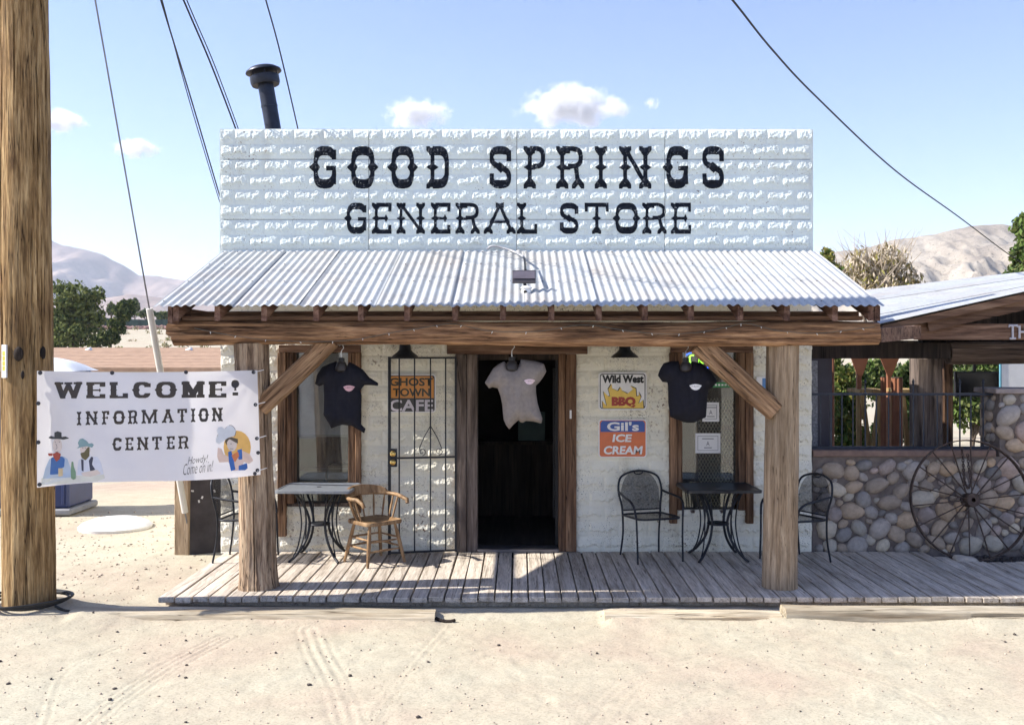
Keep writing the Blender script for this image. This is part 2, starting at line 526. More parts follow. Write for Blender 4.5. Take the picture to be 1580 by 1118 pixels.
def ground_z(x, y):
    z = 0.04 + 0 * x
    z = z + 0.13 * np.exp(-(((x + 4.14) / 0.55) ** 2 + ((y - 8.44) / 0.5) ** 2))          # dirt heaped round the pole
    z = z - 0.03 * sstep(8.2, 6.0, y)
    z = z + 0.05 * sstep(8.3, 8.45, y) * sstep(8.75, 8.6, y) * sstep(-0.95, -0.75, x) * sstep(2.3, 0.9, x) * 0.6
    z = z + (0.025 + 0.03 * fbm(x * 1.3, y * 0 + 3, 0, 14, 3)) * sstep(7.95, 8.24, y) * sstep(8.62, 8.42, y) * (sstep(-3.75, -3.6, x) * sstep(-0.6, -0.75, x) + sstep(0.65, 0.8, x))   # sand banked against the timbers
    near = sstep(24, 16, np.abs(y)) * sstep(16, 11, np.abs(x))
    und = fbm(x * 0.5, y * 0.5, 0, 3, 3) * 0.02 + fbm(x * 3.1, y * 3.1, 0, 5, 4) * 0.008 + fbm(x * 11, y * 11, 0, 9, 4, .6) * 0.0055
    z = z + und * near
    # the land climbs behind the store on the left and right
    d = np.maximum(y - 34, 0)
    rise = 0.000 * d + 0.055 * np.maximum(d - 4, 0) * sstep(34, 60, y)
    rise = np.minimum(rise, 7.0 + 0.004 * np.maximum(y - 160, 0))
    z = z + rise + fbm(x * 0.06, y * 0.06, 0, 21, 4) * 0.8 * sstep(34, 70, y)
    return z

def axis_vals(lo, a, b, hi, step, grow=1.22):
    mid = list(np.arange(a, b + 1e-6, step))
    out, s, x = [], step, b
    while x < hi:
        s *= grow; x += s; out.append(min(x, hi))
    pre, s, x = [], step, a
    while x > lo:
        s *= grow; x -= s; pre.append(max(x, lo))
    return np.array(pre[::-1] + mid + out)

xs = axis_vals(-6500, -4.9, 5.0, 6500, 0.018)
ys = axis_vals(-3000, 5.5, 8.7, 7000, 0.016, 1.12)
GX, GY = np.meshgrid(xs, ys, indexing='ij')
GZ = ground_z(GX, GY)
near = (GY > 5) & (GY < 9.2) & (np.abs(GX) < 6)
tz = np.zeros(GX.shape)
def tk(pix, width, spacing, amp):
    pts = [P(px, py, 2.25 * F / (py - CY))[:2] for px, py in pix]
    gx, gy = GX[near], GY[near]
    tz[near] += track(gx, gy, pts, width, spacing, amp)
tk([(478, 975), (492, 1010), (520, 1060), (548, 1140)], 0.13, 0.075, 0.008)
tk([(100, 1150), (180, 1080), (260, 1030), (350, 985)], 0.11, 0.06, 0.007)
tk([(60, 1130), (95, 1040), (180, 1000)], 0.08, 0.055, 0.006)
tk([(700, 960), (660, 1000), (610, 1060), (570, 1120)], 0.09, 0.06, 0.005)
tk([(900, 1140), (1000, 1040), (1250, 985), (1560, 965)], 0.12, 0.07, 0.004)
tk([(1500, 1140), (1380, 1060), (1180, 1010)], 0.11, 0.07, 0.004)
# shoe prints wandering across the lot
rfp = np.random.default_rng(19)
gx_, gy_ = GX[near], GY[near]; fp = np.zeros(gx_.shape)
for sx, sy, hd, n_ in ((-2.6, 6.1, .9, 9), (0.4, 6.3, 1.9, 8), (2.2, 6.2, 1.2, 8), (3.6, 7.6, 2.9, 7), (-0.6, 7.9, 2.7, 6)):
    for k in range(n_):
        s_ = 1 if k % 2 else -1
        cx_ = sx + math.cos(hd) * .36 * k - math.sin(hd) * .09 * s_ + rfp.normal() * .03; cy_ = sy + math.sin(hd) * .36 * k * .7 + math.cos(hd) * .09 * s_
        u_ = (gx_ - cx_) * math.cos(hd) + (gy_ - cy_) * math.sin(hd); w_ = -(gx_ - cx_) * math.sin(hd) + (gy_ - cy_) * math.cos(hd)
        q_ = np.sqrt((u_ / .14) ** 2 + (w_ / .05) ** 2)
        fp += -0.002 * sstep(1.05, .75, q_) + 0.001 * np.exp(-((q_ - 1.2) / .18) ** 2)
tz[near] += fp
GZ = GZ + tz
nx, ny = GX.shape
idx = np.arange(nx * ny).reshape(nx, ny)
gf = np.stack([idx[:-1, :-1], idx[1:, :-1], idx[1:, 1:], idx[:-1, 1:]], -1).reshape(-1, 4)

def sand_mat():
    m, nt, b = nodes("sand")
    tc = nt.nodes.new("ShaderNodeTexCoord"); v = tc.outputs["Object"]
    n1 = noise(nt, v, 0.55, 5, 0.6, 0.4)
    col = ramp(nt, n1, [(0.32, (0.42, 0.335, 0.26)), (0.5, (0.435, 0.385, 0.29)), (0.68, (0.44, 0.41, 0.315))])
    n2 = noise(nt, v, 4.5, 6, 0.65)
    col = mix(nt, 0.8, col, ramp(nt, n2, [(0.3, 0.86), (0.65, 1.06)]), 'MULTIPLY')
    n3 = noise(nt, v, 55, 4, 0.7)
    col = mix(nt, 0.7, col, ramp(nt, n3, [(0.3, 0.58), (0.52, 1.06)]), 'MULTIPLY')
    vo = nt.nodes.new("ShaderNodeTexVoronoi"); vo.inputs["Scale"].default_value = 42; vo.inputs["Randomness"].default_value = 1
    nt.links.new(v, vo.inputs["Vector"])
    gr = ramp(nt, vo.outputs["Distance"], [(0.05, 0.0), (0.16, 1.0)])
    spots = ramp(nt, noise(nt, v, 7, 3), [(0.5, 1.0), (0.7, 0.0)])
    grm = mix(nt, spots, gr, (1, 1, 1))
    col = mix(nt, 0.5, col, grm, 'MULTIPLY')
    nt.links.new(col, b.inputs["Base Color"])
    b.inputs["Roughness"].default_value = 0.95
    b.inputs["Specular IOR Level"].default_value = 0.1
    bump(nt, b, mix(nt, 0.5, n3, n2), 0.5, 0.013)
    return m
M['sand'] = sand_mat()
g = obj("ground", mesh("ground", np.stack([GX, GY, GZ], -1).reshape(-1, 3), gf, M['sand'], 180))
kind(g, "structure")

# loose stones
def stone_mesh(name, mat, seed, subdiv=1, rough=0.25):
    bm = bmesh.new()
    bmesh.ops.create_icosphere(bm, subdivisions=subdiv, radius=1.0)
    r = np.random.default_rng(seed)
    off = r.random(3) * 50
    for v in bm.verts:
        c = np.array(v.co)
        k = 1 + rough * float(fbm(c[0] * 1.1 + off[0], c[1] * 1.1 + off[1], c[2] * 1.1 + off[2], seed, 3))
        v.co = Vector(c * k)
    me = bpy.data.meshes.new(name); bm.to_mesh(me); bm.free()
    me.materials.append(mat)
    me.polygons.foreach_set("use_smooth", [True] * len(me.polygons))
    return me

M['pebble'] = plain("pebble", (0.40, 0.32, 0.25), 0.9, 0, 0.5, 9)
M['darkpebble'] = plain("dark_pebble", (0.06, 0.048, 0.042), 0.8, 0, 0.4, 9)
def scatter(name, n, area, smin, smax, mat, seed, zfun=ground_z, power=3.0):
    r = np.random.default_rng(seed)
    bm = bmesh.new(); bmesh.ops.create_icosphere(bm, subdivisions=1, radius=1.0)
    bv = np.array([v.co[:] for v in bm.verts]); bf = [[v.index for v in f.verts] for f in bm.faces]; bm.free()
    V, Fc = [], []
    x = r.uniform(area[0], area[1], n); y = r.uniform(area[2], area[3], n)
    s = smin + (smax - smin) * r.random(n) ** power
    z = zfun(x, y)
    for i in range(n):
        q = bv * (1 + 0.35 * (r.random((len(bv), 1)) - 0.5)) * s[i] * np.array([1, r.uniform(.6, 1), r.uniform(.45, .8)])
        a = r.random() * 6.28
        q = q @ np.array([[math.cos(a), -math.sin(a), 0], [math.sin(a), math.cos(a), 0], [0, 0, 1]]).T
        V.append(q + (x[i], y[i], z[i] + s[i] * 0.25))
        Fc.append(np.array(bf) + i * len(bv))
    o = obj(name, mesh(name, np.concatenate(V), np.concatenate(Fc), mat, 180))
    kind(o, "stuff")
    return o
tag(scatter("gravel", 4200, (-5.6, 5.6, 5.4, 8.4), 0.003, 0.011, M['pebble'], 11, power=5), "fine tan gravel scattered over the sandy ground", "gravel")
tag(scatter("dark_gravel", 110, (-4.5, 5.0, 5.6, 8.3), 0.005, 0.02, M['darkpebble'], 12), "few small dark stones scattered over the sandy ground", "gravel")
tag(scatter("yard_gravel", 1500, (-7.5, -3.3, 8.6, 14), 0.005, 0.02, M['pebble'], 13), "pinkish gravel on the yard left of the boardwalk", "gravel")

def ridge(name, pts, Y, depth, mat, amp, seed, nx=260, ny=70, base=2.0, fr=0.012):
    """a hill range whose skyline runs through the photograph points pts at depth Y"""
    px = np.array([p[0] for p in pts]); py = np.array([p[1] for p in pts])
    X = (px - CX) * Y / F; Z = EYE - (py - CY) * Y / F
    x = np.linspace(X[0], X[-1], nx); y = np.linspace(Y - depth, Y + depth * 0.5, ny)
    GX, GY = np.meshgrid(x, y, indexing='ij')
    top = np.interp(GX, X, Z)
    t = np.where(GY < Y, (GY - (Y - depth)) / depth, 1 - (GY - Y) / (depth * 0.5) * 0.6)
    s = np.clip(t, 0, 1)
    prof = s ** 1.35
    k = fr
    rg = 1 - np.abs(fbm(GX * k, GY * k * 0.7, 0, seed, 5, 0.55)) * 2
    rg2 = 1 - np.abs(fbm(GX * k * 3.7, GY * k * 2.6, 0, seed + 50, 4, 0.5)) * 2
    h = base + (top - base) * prof + (amp * (rg - 0.75) + amp * 0.35 * (rg2 - 0.75)) * np.sin(np.clip(s, 0, 1) * math.pi) ** 0.7 * np.where(GY < Y, 1, 0.6)
    h = h + (top * 0.012) * fbm(GX * k * 6, GY * 0, 0, seed + 9, 3) * (s > 0.9)
    i = np.arange(nx * ny).reshape(nx, ny)
    f = np.stack([i[:-1, :-1], i[1:, :-1], i[1:, 1:], i[:-1, 1:]], -1).reshape(-1, 4)
    o = obj(name, mesh(name, np.stack([GX, GY, h], -1).reshape(-1, 3), f, mat, 180))
    return kind(o, "structure")

def hill_mat(name, a, b_, c, s, shrub=0.0):
    m, nt, b = nodes(name)
    tc = nt.nodes.new("ShaderNodeTexCoord"); v = tc.outputs["Object"]
    n1 = noise(nt, v, s, 6, 0.65)
    col = ramp(nt, n1, [(0.33, a), (0.5, b_), (0.67, c)])
    n2 = noise(nt, v, s * 9, 5, 0.7)
    col = mix(nt, 0.8, col, ramp(nt, n2, [(0.3, 0.7), (0.65, 1.12)]), 'MULTIPLY')
    if shrub:
        n3 = noise(nt, v, s * 30, 3, 0.6)
        col = mix(nt, ramp(nt, n3, [(shrub, 0.0), (shrub + 0.06, 0.8)]), col, (0.07, 0.065, 0.05))
    nt.links.new(col, b.inputs["Base Color"])
    b.inputs["Roughness"].default_value = 0.95
    b.inputs["Specular IOR Level"].default_value = 0.05
    return m
M['hill_far'] = hill_mat("far_mountain_rock", (0.13, 0.10, 0.10), (0.24, 0.18, 0.155), (0.38, 0.30, 0.25), 0.0035, 0.62)
M['hill_near'] = hill_mat("near_hill_rock", (0.20, 0.17, 0.14), (0.30, 0.26, 0.21), (0.38, 0.345, 0.29), 0.012, 0.60)
ridge("mountain", [(-420, 430), (-250, 395), (-120, 345), (-20, 350), (40, 352), (75, 365), (100, 377), (125, 383), (160, 392), (190, 405), (215, 422), (245, 424), (285, 432), (330, 445), (400, 470), (520, 500), (700, 520), (900, 530)], 3600, 1500, M['hill_far'], 120, 4, 340, 90, 15, 0.0022)
ridge("low_ridge", [(-420, 490), (-200, 470), (0, 478), (75, 470), (150, 462), (200, 452), (260, 458), (330, 470), (420, 490), (560, 515), (800, 525)], 2100, 700, M['hill_far'], 40, 8, 240, 60, 10, 0.004)
ridge("hill", [(1050, 480), (1150, 440), (1220, 410), (1285, 388), (1340, 380), (1385, 365), (1410, 364), (1440, 361), (1475, 352), (1505, 347), (1530, 345), (1570, 350), (1640, 356), (1720, 350), (1850, 380), (2050, 430)], 1150, 520, M['hill_near'], 34, 6, 320, 90, 9, 0.009)

# ------------------------------------------------------------------ the store
XL, XR, ZT = -3.21, 3.165, 4.685
store = thing("general_store", "single-storey store with white pressed-tin false front, corrugated porch roof and log posts", "building", (0, YW, DECK))

# pressed-tin relief, sampled once on a lattice over the whole front
LR = 0.006
BW, BH = 0.3190, 0.1625
NXF = int(round((XR - XL) / LR)) + 1
NZF = int(round((ZT - 0.10) / LR)) + 1
fxv = XL + np.arange(NXF) * LR
fzv = ZT - np.arange(NZF) * LR
FXg, FZg = np.meshgrid(fxv, fzv, indexing='ij')
def relief(x, z):
    r = (ZT - z) / BH
    row = np.floor(r).astype(int)
    v = r - row                                   # 0 at the top of a block
    u0 = (x - XL) / BW + np.where(row % 2 == 0, 0.5, 0.0) + 0.04
    col = np.floor(u0).astype(int)
    u = u0 - col
    e = np.minimum(np.minimum(u, 1 - u) * BW, np.minimum(v, 1 - v) * BH)
    e = e + 0.008 * fbm(u * 5 + (row % 2) * 31, v * 3, 0, 61, 3)
    prof = sstep(0.002, 0.020, e)
    sd = (row % 2) * 19.7
    st = fbm(u * 4.2 + sd, v * 2.6 + sd * 0.7, col % 2 * 0.35, 33, 4, 0.6)
    st2 = fbm(u * 13 + sd, v * 7.5 + sd, col % 2 * 0.35, 37, 3, 0.6)
    rg = fbm(u * 7.5 + sd, v * 2.0 + sd, col % 2 * 0.35, 41, 4, 0.65)
    rg2 = fbm(u * 15 + sd, v * 1.2 + sd, col % 2 * 0.35, 43, 3, 0.7)
    pk = np.clip(0.52 + 0.14 * st + 0.16 * rg + 0.24 * rg2, 0.08, 0.85)           # ragged crest of the rock face
    up = np.clip(v / pk, 0, 1)
    dn = np.clip((v - pk) / (1.0 - pk), 0, 1)
    gap_ = sstep(0.0, 0.035, u * BW) * sstep(0.0, 0.075 , (1 - u) * BW + 0.02 * st2)
    body = up * (1 - 0.9 * sstep(0.0, 0.16, v - pk)) * (0.1 + 0.9 * gap_); rag_u = gap_
    st3 = fbm(u * 26 + sd, v * 14 + sd, col % 2 * 0.35, 47, 2, 0.6)
    rag = rag_u * sstep(0.16, -0.06, v - pk + 0.10 * st2)                      # broken upper face, smooth lower face
    h = prof * (0.0045 + 0.019 * body + 0.003 * st * rag + rag * (0.0050 * st2 + 0.0032 * st3) + 0.0005 * st3)
    return np.maximum(h, 0.0) + 0.0015 * fbm(x * 0.9, z * 0.9, 0, 71, 2)
HF = relief(FXg, FZg)

def facade_h(x, z):
    i = np.clip((np.asarray(x) - XL) / LR, 0, NXF - 1.001); j = np.clip((ZT - np.asarray(z)) / LR, 0, NZF - 1.001)
    i0 = i.astype(int); j0 = j.astype(int); a = i - i0; b = j - j0
    return HF[i0, j0] * (1 - a) * (1 - b) + HF[i0 + 1, j0] * a * (1 - b) + HF[i0, j0 + 1] * (1 - a) * b + HF[i0 + 1, j0 + 1] * a * b

def tin_sheet(name, x0, x1, z0, z1, mat, parent, proud=0.0, gap=0.003):
    i0 = max(0, int(round((x0 - XL) / LR))); i1 = min(NXF - 1, int(round((x1 - XL) / LR)))
    j0 = max(0, int(round((ZT - z1) / LR))); j1 = min(NZF - 1, int(round((ZT - z0) / LR)))
    x = FXg[i0:i1 + 1, j0:j1 + 1].copy(); z = FZg[i0:i1 + 1, j0:j1 + 1].copy()
    x[0] += gap; x[-1] -= gap; z[:, 0] -= gap; z[:, -1] += gap
    y = YW - HF[i0:i1 + 1, j0:j1 + 1] - proud
    n, m = x.shape
    v = np.stack([x, y, z], -1).reshape(-1, 3)
    i = np.arange(n * m).reshape(n, m)
    f = np.stack([i[:-1, :-1], i[:-1, 1:], i[1:, 1:], i[1:, :-1]], -1).reshape(-1, 4)
    # turned-back edges so that the sheet has a thickness
    rim = np.concatenate([i[:, 0], i[-1, 1:], i[::-1, -1][1:], i[0, ::-1][1:-1]])
    b = v[rim].copy(); b[:, 1] = YW + 0.012
    k = len(rim); o = n * m
    rf = np.array([(rim[a], rim[(a + 1) % k], o + (a + 1) % k, o + a) for a in range(k)])
    return obj(name, mesh(name, np.concatenate([v, b]), np.concatenate([f, rf]), mat, 60), parent)

facade = MB().box(XL + 0.005, XR - 0.005, YW + 0.004, YW + 0.12, 3.0, ZT - 0.006).build("false_front", M['greyz'], store)
cols = [XL, XL + 5 * BW, XL + 10 * BW, XL + 15 * BW, XR]
rws = [ZT, ZT - 2 * BH, ZT - 6 * BH, ZT - 9 * BH]
for ri in range(3):
    for ci in range(4):
        tin_sheet("tin_sheet", cols[ci], cols[ci + 1], rws[ri + 1], rws[ri], M['facade'], facade, 0.0015 * ((ri + ci) % 2))
# plain folded trims at the two ends and along the top
MB().box(XL - 0.012, XL + 0.028, YW - 0.006, YW + 0.14, 3.25, ZT + 0.002).build("edge_trim", M['facade'], facade)
MB().box(XR - 0.018, XR + 0.012, YW - 0.006, YW + 0.14, 3.25, ZT - 0.002).build("edge_trim", M['facade'], facade)
MB().box(XL + 0.03, XR - 0.02, YW + 0.003, YW + 0.14, ZT - 0.004, ZT + 0.006).build("top_cap", M['facade'], facade)

# lower wall round the openings (sheets of the same stamped tin, painted cream)
def wx(px): return (px - CX) * YW / F
def wz(py): return EYE - (py - CY) * YW / F
LWx0, LWx1, LWz0, LWz1 = wx(436), wx(553), wz(776), 2.32
DRx0, DRx1, DRz1 = wx(716), wx(874), 2.30
RWx0, RWx1, RWz0, RWz1 = wx(1038), wx(1156), wz(786), 2.32
WB = 0.118
for a, b, c, d in ((XL, LWx0, WB, 3.3), (LWx1, DRx0, WB, 3.3), (DRx1, RWx0, WB, 3.3), (RWx1, XR, WB, 3.3),
                   (LWx0, LWx1, WB, LWz0), (LWx0, LWx1, LWz1, 3.3), (DRx0, DRx1, DRz1, 3.3), (RWx0, RWx1, WB, RWz0), (RWx0, RWx1, RWz1, 3.3)):
    tin_sheet("wall_sheet", a, b, c, d, M['wall'], store, gap=0.0)
wallm = M['wall']
def backing():
    mb = MB()
    y0, y1 = YW + 0.012, YW + 0.14
    for a, b, c, d in ((XL + .01, LWx0 - .002, .05, 3.0), (LWx1 + .002, DRx0 - .002, .05, 3.0), (DRx1 + .002, RWx0 - .002, .05, 3.0), (RWx1 + .002, XR - .01, .05, 3.0),
                       (LWx0, LWx1, .05, LWz0 - .01), (LWx0, LWx1, LWz1 + .01, 3.0), (DRx0, DRx1, DRz1 + .01, 3.0), (RWx0, RWx1, .05, RWz0 - .01), (RWx0, RWx1, RWz1 + .01, 3.0)):
        mb.box(a, b, y0, y1, c, d)
    return mb
backing().build("front_wall", M['greyz'], store)
# body of the building
MB().box(XL + .01, XL + .15, YW + .145, 17.5, 0.0, 3.0).build("side_wall", wallm, store)
MB().box(XR - .15, XR - .01, YW + .145, 17.5, 0.0, 3.0).build("side_wall", wallm, store)
MB().box(XL + .01, XR - .01, 17.505, 17.65, 0.0, 3.0).build("back_wall", wallm, store)
MB().box(XL - .05, XR + .05, YW + .145, 17.8, 3.004, 3.12).build("flat_roof", M['rust'], store)
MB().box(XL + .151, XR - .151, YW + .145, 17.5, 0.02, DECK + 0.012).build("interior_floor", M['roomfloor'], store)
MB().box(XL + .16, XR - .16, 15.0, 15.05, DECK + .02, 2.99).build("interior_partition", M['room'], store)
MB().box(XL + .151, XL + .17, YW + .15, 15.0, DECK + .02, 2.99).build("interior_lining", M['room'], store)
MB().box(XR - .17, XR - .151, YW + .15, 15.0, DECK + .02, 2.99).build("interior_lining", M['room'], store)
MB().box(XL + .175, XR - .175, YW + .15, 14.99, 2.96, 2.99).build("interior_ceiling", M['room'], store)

# corrugated porch roof
YE, ZE = 8.69, 2.677
YTP, ZTP = 10.70, 3.360
SLOPE = (ZTP - ZE) / (YTP - YE)
def roof_z(y): return ZE + (y - YE) * SLOPE
proof = MB().box(-3.10, 3.10, 10.55, 10.60, roof_z(10.55) - 0.12, roof_z(10.55) - 0.03).build("porch_roof", M['boardx'], store)
PITCH = 0.0766
def corr_sheet(x0, x1, seed):
    r = np.random.default_rng(seed)
    nxp = int(round((x1 - x0) / PITCH * 10)) + 1
    x = np.linspace(x0, x1, nxp)
    s = np.linspace(0, 1, 10)
    X, S = np.meshgrid(x, s, indexing='ij')
    e0, e1 = r.uniform(-.012, .012, 2)
    Y = YE + e0 * (1 - S) + S * (YTP - YE)
    amp = 0.0085
    Z = roof_z(Y) + 0.006 + amp * np.cos(X / PITCH * 2 * math.pi) + 0.009 * (X - x0) / (x1 - x0) + 0.004 * fbm(X * 2.0, S * 3, seed, 5, 2)
    top = np.stack([X, Y, Z], -1).reshape(-1, 3)
    bot = top - np.array([0, 0, 0.0022])
    n, m = X.shape
    i = np.arange(n * m).reshape(n, m)
    f = np.stack([i[:-1, :-1], i[1:, :-1], i[1:, 1:], i[:-1, 1:]], -1).reshape(-1, 4)
    fb = f[:, ::-1] + n * m
    rim = np.concatenate([i[:, 0], i[-1, 1:], i[::-1, -1][1:], i[0, ::-1][1:-1]])
    k = len(rim)
    rf = np.array([(rim[(a + 1) % k], rim[a], rim[a] + n * m, rim[(a + 1) % k] + n * m) for a in range(k)])
    return mesh("corrugated_sheet", np.concatenate([top, bot]), np.concatenate([f, fb, rf]), M['galv'], 50)
edges = [-3.19, -2.535, -1.955, -1.29, -0.63, 0.02, 0.66, 1.30, 1.94, 2.58, 3.195]
for i in range(10):
    obj("corrugated_sheet", corr_sheet(edges[i], edges[i + 1] + (0.035 if i < 9 else 0), i + 40), proof)
# roofing nails, too small to pick apart
nm = MB()
rn = random.Random(5)
for yy in (8.80, 9.45, 10.1, 10.6):
    for i in range(0, 82, 2):
        x = -3.15 + i * PITCH + rn.uniform(-.005, .005)
        x = round(x / PITCH) * PITCH
        nm.lathe([(0.008, 0.0), (0.006, 0.005), (0.001, 0.006)], 6, (x, yy + rn.uniform(-.02, .02), roof_z(yy) + 0.0195))
kind(nm.build("roofing_nails", M['rust'], proof), "stuff")

# rafters
def rafter_mesh():
    mb = MB()
    h = 0.135
    y0, y1 = 8.745, 10.70
    pr = [(y0, roof_z(y0) - 0.010), (y1, roof_z(y1) - 0.010), (y1, roof_z(y1) - 0.010 - h), (9.14, roof_z(9.14) - .010 - h), (8.93, roof_z(8.93) - .010 - h + .012), (y0, roof_z(y0) - .010 - h * 0.98)]
    n = len(pr)
    v = [(-.025, y, z) for y, z in pr] + [(.025, y, z) for y, z in pr]
    mb.add(v, [tuple(range(n)), tuple(range(2 * n - 1, n - 1, -1))] + [(i, i + n, (i + 1) % n + n, (i + 1) % n) for i in range(n)])
    return mb.mesh("rafter", M['rafter'], None, 0.003)
rme = rafter_mesh()
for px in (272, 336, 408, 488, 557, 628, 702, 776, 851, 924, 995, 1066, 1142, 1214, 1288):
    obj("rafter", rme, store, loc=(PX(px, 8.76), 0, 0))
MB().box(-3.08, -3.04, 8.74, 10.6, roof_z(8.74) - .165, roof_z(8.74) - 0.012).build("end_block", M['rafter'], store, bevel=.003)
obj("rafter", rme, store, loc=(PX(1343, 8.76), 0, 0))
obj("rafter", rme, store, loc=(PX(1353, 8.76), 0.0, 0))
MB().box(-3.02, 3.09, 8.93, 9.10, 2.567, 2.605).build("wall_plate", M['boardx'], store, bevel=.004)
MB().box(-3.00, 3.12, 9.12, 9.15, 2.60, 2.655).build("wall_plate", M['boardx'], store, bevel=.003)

# rough-hewn round and square timbers
def rough_log(name, p0, p1, r0, r1, mat, parent=None, power=2.0, amp=0.012, cracks=4, seed=0, na=40, nl=48, ell=1.0, roll=0.0, world=True, broken0=False, cdepth=0.02, flare=0.0, **k):
    p0 = Vector(p0); p1 = Vector(p1); d = p1 - p0; L = d.length
    q = Vector((0, 0, 1)).rotation_difference(d.normalized())
    r = np.random.default_rng(seed)
    a = np.arange(na) * 2 * math.pi / na
    t = np.linspace(0, 1, nl)
    A, T = np.meshgrid(a, t, indexing='ij')
    ca, sa = np.cos(A + roll), np.sin(A + roll)
    rad = (np.abs(ca) ** power + np.abs(sa) ** power) ** (-1.0 / power)
    base = r0 + (r1 - r0) * T + flare * np.exp(-T * L / 0.12)
    off = seed * 3.7
    w = amp * (fbm(ca * 1.3 + off, sa * 1.3, T * L * 0.9, seed, 3) + 0.5 * fbm(ca * 5 + off, sa * 5, T * L * 1.6, seed + 3, 3) + 0.22 * fbm(ca * 16 + off, sa * 16, T * L * 3, seed + 5, 2))
    for c in range(cracks):
        a0 = r.random() * 6.28; t0 = r.uniform(-.2, .8); t1 = t0 + r.uniform(.3, .9); wd = r.uniform(.03, .06) * 40 / max(na, 40) * 1.25
        wan = 0.12 * fbm(T * L * 0.7, c * 3.1, 0, seed + 31, 3)
        dd = np.abs((A - a0 - wan + math.pi) % (2 * math.pi) - math.pi)
        w = w - cdepth * r.uniform(.4, 1.2) * np.exp(-(dd / wd) ** 2) * sstep(t0, t0 + .06, T) * sstep(t1, t1 - .06, T)
    rr = base * rad + w
    x = np.cos(A) * rr * ell; y = np.sin(A) * rr
    bendx = 0.02 * fbm(T * 1.5, seed, 0, seed + 77, 2); bendy = 0.02 * fbm(T * 1.5, seed, 5, seed + 78, 2)
    z = T * L
    if broken0:
        z = z + (1 - sstep(0, 0.06, T)) * (0.07 * fbm(ca * 2.2, sa * 2.2, 1, seed + 8, 3) + 0.02)
    v = np.stack([x + bendx, y + bendy, z], -1)
    i = np.arange(na * nl).reshape(na, nl)
    j = np.roll(i, -1, 0)
    f = np.stack([i[:, :-1], j[:, :-1], j[:, 1:], i[:, 1:]], -1).reshape(-1, 4)
    v = v.reshape(-1, 3)
    c0 = v[i[:, 0]].mean(0); c1 = v[i[:, -1]].mean(0)
    v = np.vstack([v, c0, c1])
    n = na * nl
    caps = [(int(j[k_, 0]), int(i[k_, 0]), n) for k_ in range(na)] + [(int(i[k_, -1]), int(j[k_, -1]), n + 1) for k_ in range(na)]
    me = mesh(name, v, f.tolist() + caps, mat, 48)
    return obj(name, me, parent, world, loc=p0, quat=q, **k)

beam = rough_log("porch_beam", (PX(262, 9.0), 9.0, 2.455), (PX(1352, 9.0), 9.0, 2.455), 0.108, 0.105, M['beam'], store, 3.0, 0.020, 12, 3, 72, 170, 1.0, 0.0, broken0=True)
rough_log("post", (-2.376, 9.08, DECK), (-2.445, 9.08, 2.36), 0.160, 0.156, M['post'], store, 2.2, 0.020, 16, 12, 120, 110, flare=0.02, cdepth=.028)
rough_log("post", (2.396, 9.08, DECK), (2.412, 9.08, 2.38), 0.158, 0.142, M['post2'], store, 2.0, 0.009, 7, 21, 100, 70, cdepth=0.010)
rough_log("brace", P(402, 628, 9.02), P(512, 524, 9.02), 0.062, 0.062, M['brace'], store, 4.5, 0.009, 14, 8, 90, 50, 1.35, 0.0, cdepth=.012)
rough_log("brace", P(1080, 528, 9.02), P(1196, 634, 9.02), 0.078, 0.076, M['brace'], store, 4.0, 0.012, 16, 9, 90, 50, 1.25, 0.0, cdepth=.014)

# door: heavy jambs, lintel, threshold
YD = YW - 0.035
door = MB().box(wx(690), wx(906), YD - 0.03, YW + .05, 2.262, 2.40).build("door_frame", M['boardx'], store, bevel=.006)
for a, b, dep in ((703, 720, .05), (720.5, 737, .03)):
    MB().box(wx(a), wx(b), YD - dep + .02, YW + .14, DECK + .001, 2.260).build("jamb_board", M['greyz'], door, bevel=.005)
for a, b, dep in ((862, 872, .02), (872.5, 889, .045)):
    MB().box(wx(a), wx(b), YD - dep + .02, YW + .14, DECK + .001, 2.260).build("jamb_board", M['boardz'], door, bevel=.005)
MB().box(wx(737.4), wx(861.6), YW - .09, YW + .14, DECK + .001, DECK + .035).build("threshold", plain("threshold_metal", (0.16, 0.15, 0.16), .4, .6), door, bevel=.004)
MB().box(wx(737.4), wx(861.6), YW + .0, YW + .10, 2.20, 2.258).build("head_board", M['darkwood'], door)

# windows
def window(x0, x1, z0, z1, boards, label):
    w = MB().box(x0 - .03, x1 + .03, YW - .06, YW + .03, 2.28, 2.36).build("window", M['boardx'], store, bevel=.005)
    for a, b, zb, zt, mt, pr in boards:
        MB().box(a, b, YW - .045 - pr, YW + .12, zb, zt).build("jamb_board", mt, w, bevel=.006)
    MB().box(x0 + .02, x1 - .02, YW - .01, YW + .12, z0 - .035, z0).build("sill", M['greyz'], w, bevel=.004)
    return w
lw = window(LWx0, LWx1, LWz0, LWz1, [(wx(430), wx(443), wz(826), 2.279, M['boardz'], .015), (wx(443.3), wx(455), LWz0, 2.279, M['boardz'], 0),
                                   (wx(538), wx(549), LWz0, 2.279, M['boardz'], .0), (wx(549.3), wx(558), wz(790), 2.279, M['boardz'], .015)], '')
MB().box(wx(455.2), wx(537.8), YW + .085, YW + .091, LWz0 + .001, 2.279).build("pane", M['glass'], lw)
rw = window(RWx0, RWx1, RWz0, RWz1, [(wx(1032), wx(1044), wz(806), 2.279, M['boardz'], .015), (wx(1044.3), wx(1052), RWz0, 2.279, M['boardz'], 0),
                                   (wx(1138), wx(1149), RWz0, 2.279, M['boardz'], 0), (wx(1149.3), wx(1161), wz(806), 2.279, M['boardz'], .015)], '')
MB().box(wx(1052.2), wx(1137.8), YW + .085, YW + .091, RWz0 + .001, 2.279).build("pane", M['glass'], rw)
